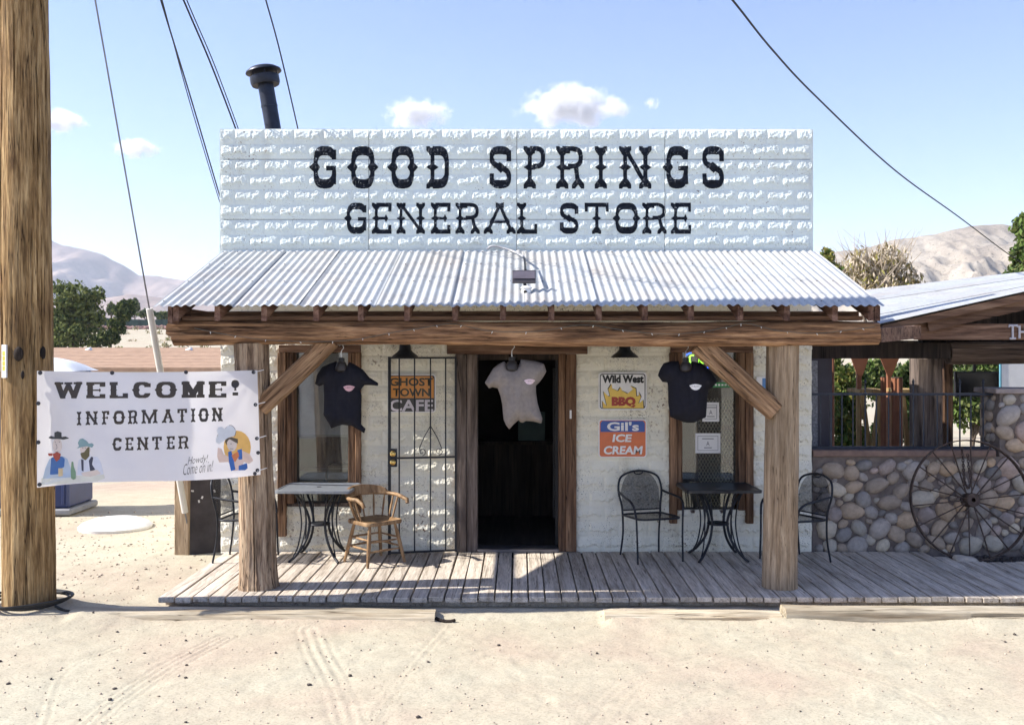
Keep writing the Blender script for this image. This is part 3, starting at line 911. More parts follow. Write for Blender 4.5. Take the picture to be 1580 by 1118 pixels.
# left window: paler sash bars, right window: centre stile
MB().box(wx(1074), wx(1080), YW + .094, YW + .12, RWz0 + .001, 2.279).build("stile", M['darkwood'], rw)
# expanded-metal screen behind the right pane
sm = MB()
xa, xb, za, zb = wx(1081), wx(1137), RWz0 + .01, wz(615)
st = 0.036
k = -60
while k < 60:
    for sgn in (1, -1):
        # clip the slanted wire x = c + sgn*z*0.5 to the rectangle
        pts = []
        for z in np.linspace(za, zb, 60):
            x = xa + k * st + sgn * (z - za) * 0.55
            if xa <= x <= xb: pts.append((x, YW + .155 + .003 * sgn, z))
        if len(pts) > 2: sm.tube([pts[0], pts[-1]], 0.0045, 4)
    k += 1
sm.build("screen", plain("screen_wire", (0.42, 0.37, 0.28), .6, .2), rw)

# chimney pipe behind the false front
cb = P(421, 196, 12.2); ct = P(409.5, 128, 12.2)
cb = ct + (cb - ct) * 1.95
ch = MB()
ch.tube([cb, ct], 0.096, 20)
chim = ch.build("chimney", M['pipe'], store, 40)
d = (ct - cb) / np.linalg.norm(ct - cb)
def ring_on(name, prof):
    q = Vector((0, 0, 1)).rotation_difference(Vector(d))
    me = MB().lathe(prof, 24).mesh(name, M['pipe'], 40)
    return obj(name, me, chim, loc=Vector(ct), quat=q)
ring_on("collar", [(0.10, -.03), (0.165, -.03), (0.178, 0.0), (0.178, .075), (0.165, .085), (0.10, .085)])
ring_on("rain_cap", [(0.205, .125), (0.218, .13), (0.212, .15), (0.16, .185), (0.08, .205), (0.01, .21)])
smm = MB().box(-.006, .006, -.006, .006, .08, .14).mesh("cap_strap", M['pipe'])
for a in range(6):
    q_ = Vector((0, 0, 1)).rotation_difference(Vector(d))
    obj("cap_strap", smm, chim, loc=Vector(ct) + q_ @ Vector((.155 * math.cos(a), .155 * math.sin(a), 0)), quat=q_)
ring_on("seam_band", [(0.097, -.30), (0.1005, -.30), (0.1005, -.28), (0.097, -.28)])
# ------------------------------------------------------------------ lettering drawn as masks
def g_rect(x, z, x0, x1, z0, z1): return (x >= x0) & (x <= x1) & (z >= z0) & (z <= z1)
def g_dia(x, z, cx, cz, rx, rz): return np.abs(x - cx) / rx + np.abs(z - cz) / rz < 1
def g_seg(x, z, x0, z0, x1, z1, t):
    dx, dz = x1 - x0, z1 - z0
    u = np.clip(((x - x0) * dx + (z - z0) * dz) / (dx * dx + dz * dz), 0, 1)
    return np.hypot(x - x0 - u * dx, z - z0 - u * dz) < t / 2
def g_sup(x, z, cx, cz, rx, rz, p): return (np.abs(x - cx) / rx) ** p + (np.abs(z - cz) / rz) ** p < 1

def western(ch, x, z, w, t=0.098, sh=0.215, sw=0.29, notch=True, dia=0.10):
    """slab-heavy saloon letter in a box w wide and 1 high; returns a mask"""
    def foot(cx, z0, z1, wd=None):
        wd = sw if wd is None else wd
        m = g_rect(x, z, cx - wd / 2, cx + wd / 2, z0, z1)
        if notch:
            zz = 0.0 if z0 < 0.5 else 1.0
            m &= ~g_dia(x, z, cx, zz, wd * 0.24, sh * 0.42)
            for s in (-1, 1):
                m &= ~g_dia(x, z, cx + s * wd / 2, (z1 if z0 < .5 else z0), wd * 0.30, sh * 0.55)
        return m
    def stem(cx, top=True, bot=True, d=True):
        m = g_rect(x, z, cx - t / 2, cx + t / 2, 0.03, 0.97)
        if top: m |= foot(cx, 1 - sh, 1)
        if bot: m |= foot(cx, 0, sh)
        if d and dia: m |= g_dia(x, z, cx, 0.5, t / 2 + dia, 0.10)
        return m
    def slab(x0, x1, z0, z1): return g_rect(x, z, x0, x1, z0, z1)
    def bowl(cx, cz, rx, rz, p=3.2, tz=None):
        tz = sh if tz is None else tz
        return g_sup(x, z, cx, cz, rx, rz, p) & ~g_sup(x, z, cx, cz, max(rx - t, .02), max(rz - tz, .02), p)
    h = sw / 2
    if ch in 'OGC':
        m = bowl(w / 2, .5, w / 2 - .03, .5)
        if dia: m |= g_dia(x, z, .03, .5, .10, .10) | g_dia(x, z, .03 + t, .5, .06, .10)
        if ch == 'O':
            if dia: m |= g_dia(x, z, w - .03, .5, .10, .10) | g_dia(x, z, w - .03 - t, .5, .06, .10)
        else:
            m &= ~g_rect(x, z, w * .55, w + .2, .50 if ch == 'G' else .30, .72 if ch == 'G' else .70)
            m |= g_rect(x, z, w - .03 - t * 1.15, w - .03, .68, .92)
            if ch == 'G': m |= g_rect(x, z, w * .55, w - .03, .42, .53) | g_rect(x, z, w - .03 - t, w - .03, .1, .53)
        return m
    if ch == 'S':
        m = bowl(w / 2, .74, w / 2 - .02, .26, 2.6, sh * .9) | bowl(w / 2, .26, w / 2 - .02, .26, 2.6, sh * .9)
        m &= ~(g_rect(x, z, w / 2, w + 1, .52, .78) | g_rect(x, z, -1, w / 2, .22, .48))
        m |= g_rect(x, z, .02, .02 + t * 1.1, .10, .36) | g_rect(x, z, w - .02 - t * 1.1, w - .02, .64, .90)
        m |= g_seg(x, z, w * .18, .62, w * .82, .38, t) | g_dia(x, z, w / 2, .5, .13, .12)
        m &= ~(g_rect(x, z, w * .25, w * .75, .56, .80) | g_rect(x, z, w * .25, w * .75, .20, .44)) | g_dia(x, z, w / 2, .5, .16, .14) | g_seg(x, z, w * .18, .62, w * .82, .38, t)
        return m
    if ch == 'D':
        m = stem(h) | (bowl(w * .45, .5, w * .55 - .02, .5) & (x > w * .35)) | slab(h, w * .5, 0, sh * .9) | slab(h, w * .5, 1 - sh * .9, 1)
        return m
    if ch == 'I': return stem(w / 2)
    if ch in 'PR':
        m = stem(h) | (bowl(w * .5, .73, w * .5 - .03, .27, 2.8, sh * .55) & (x > w * .42)) | slab(h, w * .5, 1 - sh * .8, 1) | slab(h, w * .5, .44, .52)
        if ch == 'R': m |= g_seg(x, z, w * .72, .47, w - h, .15, t * 1.05) | foot(w - h * .95, 0, sh) | g_rect(x, z, w - h - t / 2, w - h + t / 2, .1, .25)
        return m
    if ch == 'N':
        return stem(h) | stem(w - h) | g_seg(x, z, h, .95, w - h, .10, t * 1.0)
    if ch == 'E' or ch == 'F':
        m = stem(h) | slab(h, w - .02, 1 - sh * .62, 1) | g_rect(x, z, w - .02 - t, w - .02, 1 - sh * 1.35, 1) | slab(h, w * .72, .455, .545) | g_dia(x, z, w * .70, .5, .07, .13)
        if ch == 'E': m |= slab(h, w - .02, 0, sh * .62) | g_rect(x, z, w - .02 - t, w - .02, 0, sh * 1.35)
        return m
    if ch == 'L':
        return stem(h) | slab(h, w - .02, 0, sh * .62) | g_rect(x, z, w - .02 - t, w - .02, 0, sh * 1.5)
    if ch == 'T':
        return stem(w / 2, top=False) | slab(.02, w - .02, 1 - sh * .65, 1) | g_rect(x, z, .02, .02 + t, 1 - sh * 1.4, 1) | g_rect(x, z, w - .02 - t, w - .02, 1 - sh * 1.4, 1)
    if ch == 'A':
        m = g_seg(x, z, w / 2, .93, h * .9, .1, t) | g_seg(x, z, w / 2, .93, w - h * .9, .1, t) | foot(h * .9, 0, sh) | foot(w - h * .9, 0, sh) | slab(h * 1.2, w - h * 1.2, .34, .43)
        return m | g_rect(x, z, w / 2 - sw * .45, w / 2 + sw * .45, 1 - sh * .8, 1) & ~g_dia(x, z, w / 2, 1, sw * .2, sh * .3) | g_dia(x, z, w * .27, .45, .07, .1) | g_dia(x, z, w * .73, .45, .07, .1)
    if ch == 'M':
        return stem(h, d=False) | stem(w - h, d=False) | g_seg(x, z, h, .95, w / 2, .22, t) | g_seg(x, z, w - h, .95, w / 2, .22, t) | g_rect(x, z, w / 2 - t * .6, w / 2 + t * .6, .0, .3)
    if ch == 'W':
        m = g_seg(x, z, h * .8, .95, w * .30, .08, t) | g_seg(x, z, w * .5, .85, w * .30, .08, t * .8) | g_seg(x, z, w * .5, .85, w * .70, .08, t * .8) | g_seg(x, z, w - h * .8, .95, w * .70, .08, t)
        return (m | slab(0, sw * 1.1, 1 - sh * .6, 1) | slab(w - sw * 1.1, w, 1 - sh * .6, 1) | slab(w * .5 - h, w * .5 + h, 1 - sh * .6, 1)) & (z >= 0)
    if ch == '!':
        return g_sup(x, z, w / 2, .76, w / 2, .24, 2.2) | g_rect(x, z, w * .2, w * .8, .36, .6) & ~g_dia(x, z, w * .2, .45, .1, .2) & ~g_dia(x, z, w * .8, .45, .1, .2) | g_rect(x, z, w * .15, w * .85, .05, .24)
    return g_rect(x, z, 0, w, 0, 1)

def mask_grid(ch, w, h, res, **kw):
    """cells covered by a letter w x h metres: vertex (x, z) array and quads"""
    nx_ = int(math.ceil((w + 0.12 * h) / res)); nz_ = int(math.ceil(h * 1.04 / res))
    x0 = -0.06 * h
    cx = x0 + (np.arange(nx_) + .5) * res; cz = -0.02 * h + (np.arange(nz_) + .5) * res
    X, Z = np.meshgrid(cx, cz, indexing='ij')
    m = western(ch, X / h, Z / h, w / h, **kw)
    vx = x0 + np.arange(nx_ + 1) * res; vz = -0.02 * h + np.arange(nz_ + 1) * res
    VX, VZ = np.meshgrid(vx, vz, indexing='ij')
    i = np.arange((nx_ + 1) * (nz_ + 1)).reshape(nx_ + 1, nz_ + 1)
    f = np.stack([i[:-1, :-1], i[1:, :-1], i[1:, 1:], i[:-1, 1:]], -1)[m]
    used = np.unique(f)
    remap = np.zeros(i.size, int); remap[used] = np.arange(len(used))
    return VX.ravel()[used], VZ.ravel()[used], remap[f]

def paint_mat(name, c, worn):
    m, nt, b = nodes(name)
    v = coords(nt, rand=False)
    n = noise(nt, v, 28, 4, 0.7)
    n2 = noise(nt, v, 3, 3)
    k = mix(nt, 1.0, ramp(nt, n, [(0.60, 0.0), (0.66, 1.0)]), ramp(nt, n2, [(0.42, 0.0), (0.62, 0.9)]), 'MULTIPLY')
    col = mix(nt, k, c, worn)
    nt.links.new(col, b.inputs["Base Color"])
    b.inputs["Roughness"].default_value = 0.6; b.inputs["Specular IOR Level"].default_value = .15
    bump(nt, b, noise(nt, v, 60, 4, 0.6), 0.25, 0.004)
    return m
M['paint'] = paint_mat("black_sign_paint", (0.006, 0.009, 0.016), (0.42, 0.46, 0.48))

def facade_letter(ch, px0, px1, py0, py1):
    x0, x1, z0, z1 = wx(px0), wx(px1), wz(py1), wz(py0)
    vx, vz, f = mask_grid(ch, x1 - x0, z1 - z0, 0.0038)
    X = vx + x0; Z = vz + z0
    Y = YW - facade_h(X, Z) - 0.0032
    obj("painted_letter", mesh("painted_letter", np.stack([X, Y, Z], 1), f, M['paint'], 60), facade)
for ch, a, b in (('G', 482, 521), ('O', 540, 580), ('O', 602, 641), ('D', 658, 694), ('S', 754, 790), ('P', 808, 843), ('R', 858, 901), ('I', 917, 937), ('N', 955, 1005), ('G', 1026, 1063), ('S', 1082, 1118)):
    facade_letter(ch, a, b, 226, 291)
for ch, a, b in (('G', 534, 567), ('E', 574, 605), ('N', 612, 656), ('E', 665, 696), ('R', 703, 740), ('A', 747, 795), ('L', 798, 830), ('S', 863, 893), ('T', 901, 940), ('O', 948, 985), ('R', 991, 1028), ('E', 1035, 1067)):
    facade_letter(ch, a, b, 313, 361)

# text in the built-in typeface, as flat raised print
def text_mesh(name, s, mat, x0, x1, z0, z1, y, bold=0.0, shear=0.0, extrude=0.0):
    """fits the words into the rectangle x0..x1, z0..z1 at depth y"""
    cu = bpy.data.curves.new(name, 'FONT')
    cu.body = s; cu.size = 1.0; cu.offset = bold; cu.shear = shear; cu.resolution_u = 3; cu.fill_mode = 'FRONT'
    to = bpy.data.objects.new(name, cu); scene.collection.objects.link(to)
    dg = bpy.context.evaluated_depsgraph_get()
    me = bpy.data.meshes.new_from_object(to.evaluated_get(dg))
    bpy.data.objects.remove(to); bpy.data.curves.remove(cu)
    v = np.zeros(len(me.vertices) * 3); me.vertices.foreach_get("co", v); v = v.reshape(-1, 3)
    a, b = v[:, :2].min(0), v[:, :2].max(0)
    u = (v[:, :2] - a) / (b - a)
    v = np.stack([x0 + u[:, 0] * (x1 - x0), np.full(len(u), y), z0 + u[:, 1] * (z1 - z0)], 1)
    me.vertices.foreach_set("co", v.ravel()); me.update()
    me.materials.clear(); me.materials.append(mat)
    me.name = name
    return me

def flat(name, poly, y, mat, parent, th=0.0012):
    """printed patch: a very thin raised shape with its outline as (x, z)"""
    return MB().prism(poly, y, y - th).build(name, mat, parent)

def rrect(x0, x1, z0, z1, r, n=5):
    p = []
    for cx, cz, a0 in ((x1 - r, z1 - r, 0), (x0 + r, z1 - r, 90), (x0 + r, z0 + r, 180), (x1 - r, z0 + r, 270)):
        for k in range(n + 1):
            a = R(a0 + 90 * k / n); p.append((cx + r * math.cos(a), cz + r * math.sin(a)))
    return p

def paintc(name, c, rough=0.4): return plain(name, c, rough, 0, 0.08, 12, spec=0.5)
M['s_white'] = paintc("sign_white", (0.80, 0.79, 0.78)); M['s_black'] = paintc("sign_black", (0.012, 0.012, 0.014))
M['s_orange'] = paintc("sign_orange", (0.62, 0.26, 0.05)); M['s_red'] = paintc("sign_red", (0.36, 0.035, 0.02))
M['s_yellow'] = paintc("sign_yellow", (0.80, 0.55, 0.10)); M['s_blue'] = paintc("sign_blue", (0.03, 0.09, 0.36)); M['s_verm'] = paintc("sign_vermilion", (0.66, 0.16, 0.05))
M['s_grey'] = paintc("sign_grey", (0.055, 0.052, 0.05)); M['s_pale'] = paintc("sign_pale_lilac", (0.60, 0.56, 0.60)); M['s_brown'] = paintc("sign_brown", (0.05, 0.045, 0.025))

YS = YW - 0.046
def sign(name, label, px0, px1, py0, py1, edge, face):
    x0, x1, z0, z1 = wx(px0), wx(px1), wz(py1), wz(py0)
    t = thing(name, label, "sign", ((x0 + x1) / 2, YS, z0))
    MB().prism(rrect(x0, x1, z0, z1, .035), YS, YS + .045).build("backing_plate", edge, t)
    flat("printed_face", rrect(x0 + .012, x1 - .012, z0 + .012, z1 - .012, .026), YS - .0005, face, t)
    def tx(s, a, b, c, d, mat, bold=0.03, shear=0, lift=.0035):
        obj("lettering", text_mesh("lettering", s, mat, wx(a), wx(b), wz(d), wz(c), YS - lift, bold, shear), t)
    return t, tx
t, tx = sign("enamel_sign", "white barbecue sign with yellow flames above the orange ice cream sign", 923, 997, 574, 632, M['s_white'], M['s_white'])
bl = rrect(wx(925), wx(995), wz(630), wz(576), .03); bi = rrect(wx(926.3), wx(993.7), wz(628.7), wz(577.3), .027)
rim = MB(); n = len(bl)
rim.add([(x, YS - .0022, z) for x, z in bl] + [(x, YS - .0022, z) for x, z in bi], [(i, (i + 1) % n, n + (i + 1) % n, n + i) for i in range(n)]).build("black_border", M['s_black'], t)
fl = [(930, 629), (929, 620), (932, 622), (937, 626), (933, 612), (937, 610), (941, 612), (939, 600), (937, 597), (944, 596), (946, 594), (944, 592), (951, 601), (955, 604), (962, 602), (967, 606), (975, 600), (979, 598), (977, 597), (983, 605), (982, 611), (985, 604), (987, 612), (986, 616), (983, 624), (988, 622), (991, 618), (992, 629)]
fl = [(930, 629), (929, 618), (932, 622), (936, 626), (932, 610), (931, 604), (938, 611), (941, 611), (938, 600), (943, 592), (944, 599), (953, 603), (957, 597), (959, 602), (967, 607), (976, 600), (971, 595), (980, 599), (981, 611), (985, 610), (984, 604), (988, 612), (984, 622), (987, 620), (991, 617), (992, 629)]
flat("flame_outline", [(wx(a + (1.2 if a > 961 else -1.2)), wz(min(b - 1.0, 629.6))) for a, b in fl], YS - .0018, M['s_black'], t, .0006)
flat("flame", [(wx(a), wz(b)) for a, b in fl], YS - .0026, M['s_yellow'], t, .0008)
tx("Wild West", 928.5, 992.5, 578, 590.5, M['s_black'], .055)
tx("BBQ", 943, 980, 611.5, 628, M['s_red'], .07, 0, .0042)
t, tx = sign("enamel_sign", "orange and blue ice cream sign below the barbecue sign", 923, 997, 646, 705, M['s_white'], M['s_verm'])
flat("blue_band", [(wx(926), wz(665.5)), (wx(994), wz(665.5)), (wx(994), wz(652)), (wx(991), wz(648.5)), (wx(929), wz(648.5)), (wx(926), wz(652))], YS - .002, M['s_blue'], t)
tx("Gil's", 936, 985, 650, 664, M['s_white'], .03, 0, .0045)
tx("ICE", 944, 974.5, 669, 681, M['s_white'], .035, .12); tx("CREAM", 931, 991, 687, 700, M['s_white'], .035, .12)
t, tx = sign("enamel_sign", "orange and black cafe sign behind the iron gate bars", 599, 673, 577, 636, M['s_white'], M['s_grey'])
flat("orange_band", [(wx(602), wz(613.5)), (wx(670), wz(613.5)), (wx(670), wz(584)), (wx(667), wz(580)), (wx(605), wz(580)), (wx(602), wz(584))], YS - .002, M['s_orange'], t)
tx("GHOST", 602, 668.5, 582.5, 595, M['s_brown'], .03, 0, .0045); tx("TOWN", 607, 664, 598.5, 611, M['s_brown'], .03, 0, .0045); tx("CAFE", 602, 669, 616, 634, M['s_pale'], .025, 0, .0045)
tq = thing("plaque", "small blue and white plaque on the wall beside the right log post", "sign", (wx(1177), YW - .04, wz(600)))
MB().box(wx(1166), wx(1184), YW - .035, YW + .005, wz(603), wz(581)).build("plate", M['s_white'], tq)
MB().box(wx(1175), wx(1182), YW - .037, YW - .0352, wz(600), wz(583)).build("print", paintc("plaque_blue", (.10, .25, .55)), tq)

# ------------------------------------------------------------------ boardwalk
deck = MB()
for yy in (8.80, 9.4, 10.0, 10.6): deck.box(-3.10, 4.38 if yy > 10.1 else 6.6, yy - .04, yy + .04, 0.0, DECK - .047)
deck = MB().box(-3.12, 6.6, 8.80, 8.88, -0.02, DECK - .047).build("boardwalk", M['plank'])
kind(deck, "structure")
for yy in (9.4, 10.0): MB().box(-3.12, 6.6, yy - .04, yy + .04, -.02, DECK - .047).build("joist", M['plank'], deck)
MB().box(-3.12, 4.35, 10.55, 10.63, -.02, DECK - .047).build("joist", M['plank'], deck)
def plank_mesh(L):
    r = MB(); 
    nn = 9
    V = []; ys_ = np.linspace(0, L, nn)
    w = 0.1335
    return r.box(0, w, 0, L, -.045, 0).mesh("plank", M['plank'], None, .004)
pm_full = plank_mesh(2.015)
rp = random.Random(3)
x = -3.145
i = 0
while x < 6.5:
    xc = x + 0.07
    if xc < 4.36: L = 2.015
    else: L = 1.50 - 0.05 * rp.random() if xc > 4.55 else 1.75
    if xc < 4.36: me = pm_full
    else: me = plank_mesh(L)
    y0 = YF + rp.uniform(-.018, .014)
    z0 = DECK + rp.uniform(-.003, .003)
    o = obj("plank", me, deck, loc=(x, y0, z0), rot=(0, rp.uniform(-.006, .006), rp.uniform(-.0025, .0025)))
    x += 0.1465 + rp.uniform(-.002, .003)

# half-buried kerb timbers
def kerb(px0, px1, label, zc, seed, mat=M['log']):
    o = rough_log("kerb_log", (PX(px0, 8.36), 8.36, zc), (PX(px1, 8.36), 8.36, zc - .005), 0.118, 0.112, mat, None, 3.0, 0.014, 3, seed, 36, 110)
    return tag(o, label, "timber", "timbers along the front of the boardwalk")
kerb(115, 672, "long weathered timber half buried in sand from the utility pole to mid boardwalk", 0.022, 51)
kerb(932, 1204, "low sand-covered timber in front of the boardwalk left of the right post", -0.02, 52)
kerb(1208, 1640, "split pale timber half buried in sand at the right end of the boardwalk", 0.026, 53)
tag(obj("driftwood_piece", MB().tube(smooth_path([P(672, 953, 8.3), P(682, 957, 8.28), P(694, 958, 8.28), P(703, 956, 8.29)]), [.014] * 24 + [.008], 7).mesh("driftwood_piece", M['darkwood'], 50)), "short dark stick lying at the end of the long timber", "stick")

# ------------------------------------------------------------------ utility pole, cable coil, tag, guy
PXB, PYB = -4.143, 8.44
pole = rough_log("utility_pole", (PXB, PYB, 0.05), (PXB + 0.04, PYB - 0.30, 9.6), 0.206, 0.180, M['pole'], None, 2.0, 0.013, 34, 30, 150, 420, cdepth=0.022)
tag(pole, "tall weathered wooden utility pole at the left edge beside the welcome banner", "pole")
def knot(px, py, rx, rz, seed):
    c = P(px, py, PYB - .19)
    PY2 = PYB - .07
    ax = math.asin(max(-.9, min(.9, (c[0] - (PXB + .01)) / .208)))
    n_ = np.array([math.sin(ax), -math.cos(ax), 0])
    c = np.array([PXB + .01, PY2, c[2]]) + n_ * 0.2015
    bm = bmesh.new(); bmesh.ops.create_icosphere(bm, subdivisions=2, radius=1)
    tq = np.array([n_[1] * -1, n_[0], 0])
    v = np.array([q.co[:] for q in bm.verts]); f = [[q.index for q in fc.verts] for fc in bm.faces]; bm.free()
    pt = c + v[:, :1] * rx * tq + v[:, 1:2] * 0.012 * n_ + v[:, 2:] * rz * np.array([0, 0, 1])
    pt += (fbm(pt[:, 0] * 30, pt[:, 1] * 30, pt[:, 2] * 30, seed, 2) * .006)[:, None] * n_
    obj("knot", mesh("knot", pt, f, M['darkwood'], 180), pole)
knot(36, 546, .040, .062, 1); knot(65, 544, .026, .055, 2); knot(42, 578, .014, .035, 3)
def numtag():
    c = P(15.5, 557, PYB - .16)
    t = thing("pole_tag", "narrow white number tag nailed upright to the utility pole", "tag", tuple(c))
    ang = math.asin((c[0] - (PXB + .01)) / .215)
    q = Matrix.Rotation(ang, 4, 'Z')
    ctr = np.array([PXB + .01 + .212 * math.sin(ang), PYB - .07 - .212 * math.cos(ang), c[2]])
    def place(o):
        o.matrix_parent_inverse = WM[t.name].inverted() @ Matrix.Translation(Vector(ctr)) @ q
    place(MB().box(-.026, .026, -.003, .012, -.135, .135).build("plate", M['s_white'], t))
    dm = paintc("tag_digit", (.45, .33, .03)); ye = paintc("tag_yellow", (.75, .65, .12))
    for k, s in enumerate("L3S7"):
        z1 = .085 - k * .042
        place(MB().box(-.016, .017, -.0042, -.0031, z1 - .038, z1).build("digit_plate", ye, t))
        me = text_mesh("digit", s, dm, -.012, .012, z1 - .033, z1 - .006, -.0052, .03)
        place(obj("digit", me, t))
numtag()
cc = MB()
for k in range(3):
    a = np.linspace(0, 2 * math.pi, 60, endpoint=False)
    rr = 0.285 + .025 * k + .02 * np.sin(a * 3 + k)
    cc.tube(np.stack([PXB + rr * np.cos(a), PYB + rr * np.sin(a) * .95, .175 + .018 * k - .11 * (rr - .28) + .012 * np.sin(a * 2 + k)], 1), .011, 6, closed=True)
cc.tube(smooth_path([(PXB + .27, PYB - .12, .16), (PXB + .36, PYB - .14, .13), (PXB + .45, PYB - .1, .11)]), .011, 6)
tag(cc.build("cable_coil", M['rubber'], None, 60), "loops of black cable lying round the foot of the utility pole", "cable")

guy0 = P(298, 861, 11.08); guy1 = np.array([PXB - .1, PYB - .15, 9.3])
gw = thing("guy_wire", "steel guy wire with pale plastic guard running down from the utility pole", "wire", tuple(guy0))
MB().tube([guy0 - (guy1 - guy0) * .01, guy1], .009, 6).build("wire", plain("steel_wire", (.22, .22, .23), .5, .5), gw)
gd = (guy1 - guy0) / np.linalg.norm(guy1 - guy0)
def gp(py):   # point of the guy seen at image row py
    lo, hi = 0.0, 1.0
    for _ in range(40):
        m_ = (lo + hi) / 2; q = guy0 + (guy1 - guy0) * m_
        if CY - (q[2] - EYE) * F / q[1] > py: lo = m_
        else: hi = m_
    return guy0 + (guy1 - guy0) * lo
MB().tube([gp(790), gp(476)], .034, 10).build("guard", plain("guard_plastic", (.62, .60, .54), .5, 0, .12, 4), gw, 50)

# ------------------------------------------------------------------ banner
def fill_outline(poly, res):
    """grid inside an outline, its rim snapped to the outline; returns (N,2), quads, distance to the rim"""
    p = np.asarray(poly, float)
    a, b = p, np.roll(p, -1, 0)
    x0, z0 = p.min(0) - res; x1, z1 = p.max(0) + res
    gx = np.arange(x0, x1, res); gz = np.arange(z0, z1, res)
    def inside(X, Z):
        r_ = np.zeros(X.shape, bool)
        for (ax, az), (bx, bz) in zip(a, b):
            c = ((az > Z) != (bz > Z)) & (X < (bx - ax) * (Z - az) / (bz - az + 1e-12) + ax)
            r_ ^= c
        return r_
    def nearest(X, Z):
        bd = np.full(X.shape, 9.0); bx_ = X.copy(); bz_ = Z.copy()
        for (ax, az), (cx_, cz_) in zip(a, b):
            dx, dz = cx_ - ax, cz_ - az; L = dx * dx + dz * dz + 1e-12
            u_ = np.clip(((X - ax) * dx + (Z - az) * dz) / L, 0, 1)
            qx, qz = ax + u_ * dx, az + u_ * dz; dd = np.hypot(X - qx, Z - qz); w = dd < bd
            bd = np.where(w, dd, bd); bx_ = np.where(w, qx, bx_); bz_ = np.where(w, qz, bz_)
        return bd, bx_, bz_
    CXg, CZg = np.meshgrid(gx[:-1] + res / 2, gz[:-1] + res / 2, indexing='ij')
    m = inside(CXg, CZg)
    VX, VZ = np.meshgrid(gx, gz, indexing='ij')
    i = np.arange(VX.size).reshape(VX.shape)
    f = np.stack([i[:-1, :-1], i[1:, :-1], i[1:, 1:], i[:-1, 1:]], -1)[m]
    used, cnt = np.unique(f, return_counts=True)
    x, z = VX.ravel()[used], VZ.ravel()[used]
    d, qx, qz = nearest(x, z)
    ins = inside(x, z)
    rimv = cnt < 4
    x = np.where(rimv, qx, x); z = np.where(rimv, qz, z)
    d = np.where(rimv | ~ins, 0, d)
    remap = np.zeros(VX.size, int); remap[used] = np.arange(len(used))
    return np.stack([x, z], 1), remap[f], d, rimv

BXa, BYa = PX(57, 8.155), 8.155
BXb, BYb = PX(401, 8.905), 8.905
BK = (BYb - BYa) / (BXb - BXa)
BN = np.array([BK, -1.0, 0]); BN /= np.linalg.norm(BN)
def bp(px, py, lift=0.0):
    px = np.asarray(px, float); py = np.asarray(py, float)
    Y = (BYa - BK * BXa) / (1 - BK * (px - CX) / F)
    X = (px - CX) * Y / F; Z = EYE - (py - CY) * Y / F
    w = 0.010 * np.sin(px * .030 + py * .012) + 0.006 * np.sin(px * .07 - py * .05 + 1) + 0.004 * fbm(px * .03, py * .03, 0, 44, 3)
    # small tension folds running from the corners
    for cx_, cy_ in ((57, 572), (399, 571), (58, 752), (402, 732)):
        dx, dy = px - cx_, py - cy_; rr = np.hypot(dx, dy); an = np.arctan2(dy, dx)
        w = w + 0.007 * np.sin(an * 16) * np.exp(-rr / 45.0) * (1 - np.exp(-rr / 5.0))
    edge = np.minimum(np.minimum(px - 57, 400 - px) / 40, 1)
    w = w * np.clip(edge, 0.1, 1)
    b = np.stack([X, Y, Z], -1) + (w + lift)[..., None] * BN
    return b
def banner_mat():
    m, nt, b = nodes("banner_vinyl")
    b.inputs["Base Color"].default_value = (.80, .79, .82, 1); b.inputs["Roughness"].default_value = .45
    v = coords(nt, rand=False)
    c = ramp(nt, noise(nt, v, 2.5, 4), [(.35, (.74, .73, .77)), (.6, (.82, .81, .83))])
    nt.links.new(c, b.inputs["Base Color"])
    tr = nt.nodes.new("ShaderNodeBsdfTranslucent"); tr.inputs[0].default_value = (.85, .82, .80, 1)
    ms = nt.nodes.new("ShaderNodeMixShader"); ms.inputs[0].default_value = .38
    nt.links.new(b.outputs[0], ms.inputs[1]); nt.links.new(tr.outputs[0], ms.inputs[2])
    nt.links.new(ms.outputs[0], nt.nodes["Material Output"].inputs["Surface"])
    bump(nt, b, noise(nt, v, 9, 3), .3, .01)
    return m
ban = thing("banner", "white vinyl welcome banner tied between the utility pole and left log post", "banner", tuple(bp(228, 745)))
u = np.linspace(0, 1, 90); vv = np.linspace(0, 1, 50)
U, V_ = np.meshgrid(u, vv, indexing='ij')
ty = 572 - U * 1 + 2.5 * np.sin(U * math.pi) ; by = 752 - 20 * U - 3 * np.sin(U * math.pi * 2)
PXg = 57 + U * (340 + 5 * V_); PYg = ty + V_ * (by - ty)
bv = bp(PXg, PYg).reshape(-1, 3)
i = np.arange(90 * 50).reshape(90, 50)
bf = np.stack([i[:-1, :-1], i[:-1, 1:], i[1:, 1:], i[1:, :-1]], -1).reshape(-1, 4)
cloth = obj("vinyl_sheet", mesh("vinyl_sheet", bv, bf, banner_mat(), 180), ban)
bl_mat = paintc("banner_ink", (.035, .026, .022))
def blet(ch, px0, px1, py0, py1, tilt=0.0, mid=200, **kw):
    w, h = px1 - px0, py1 - py0
    vx, vz, f = mask_grid(ch, w, h, max(h / 46.0, .32), **kw)
    X = vx + px0; Yp = py1 - vz + (X - mid) * tilt
    obj("letter", mesh("letter", bp(X, Yp, .0025), f, bl_mat, None), ban)
wk = dict(t=.34, sh=.20, sw=.50, notch=False, dia=.07)
for ch, a, b in (('W', 84, 127), ('E', 133, 163), ('L', 169, 198), ('C', 205, 233), ('O', 240, 272), ('M', 280, 316), ('E', 322, 350)):
    blet(ch, a, b, 589, 614, -.006, **wk)
blet('!', 357, 369, 587, 612, -.006, **wk)
ik = dict(t=.17, sh=.21, sw=.34, notch=True, dia=.08)
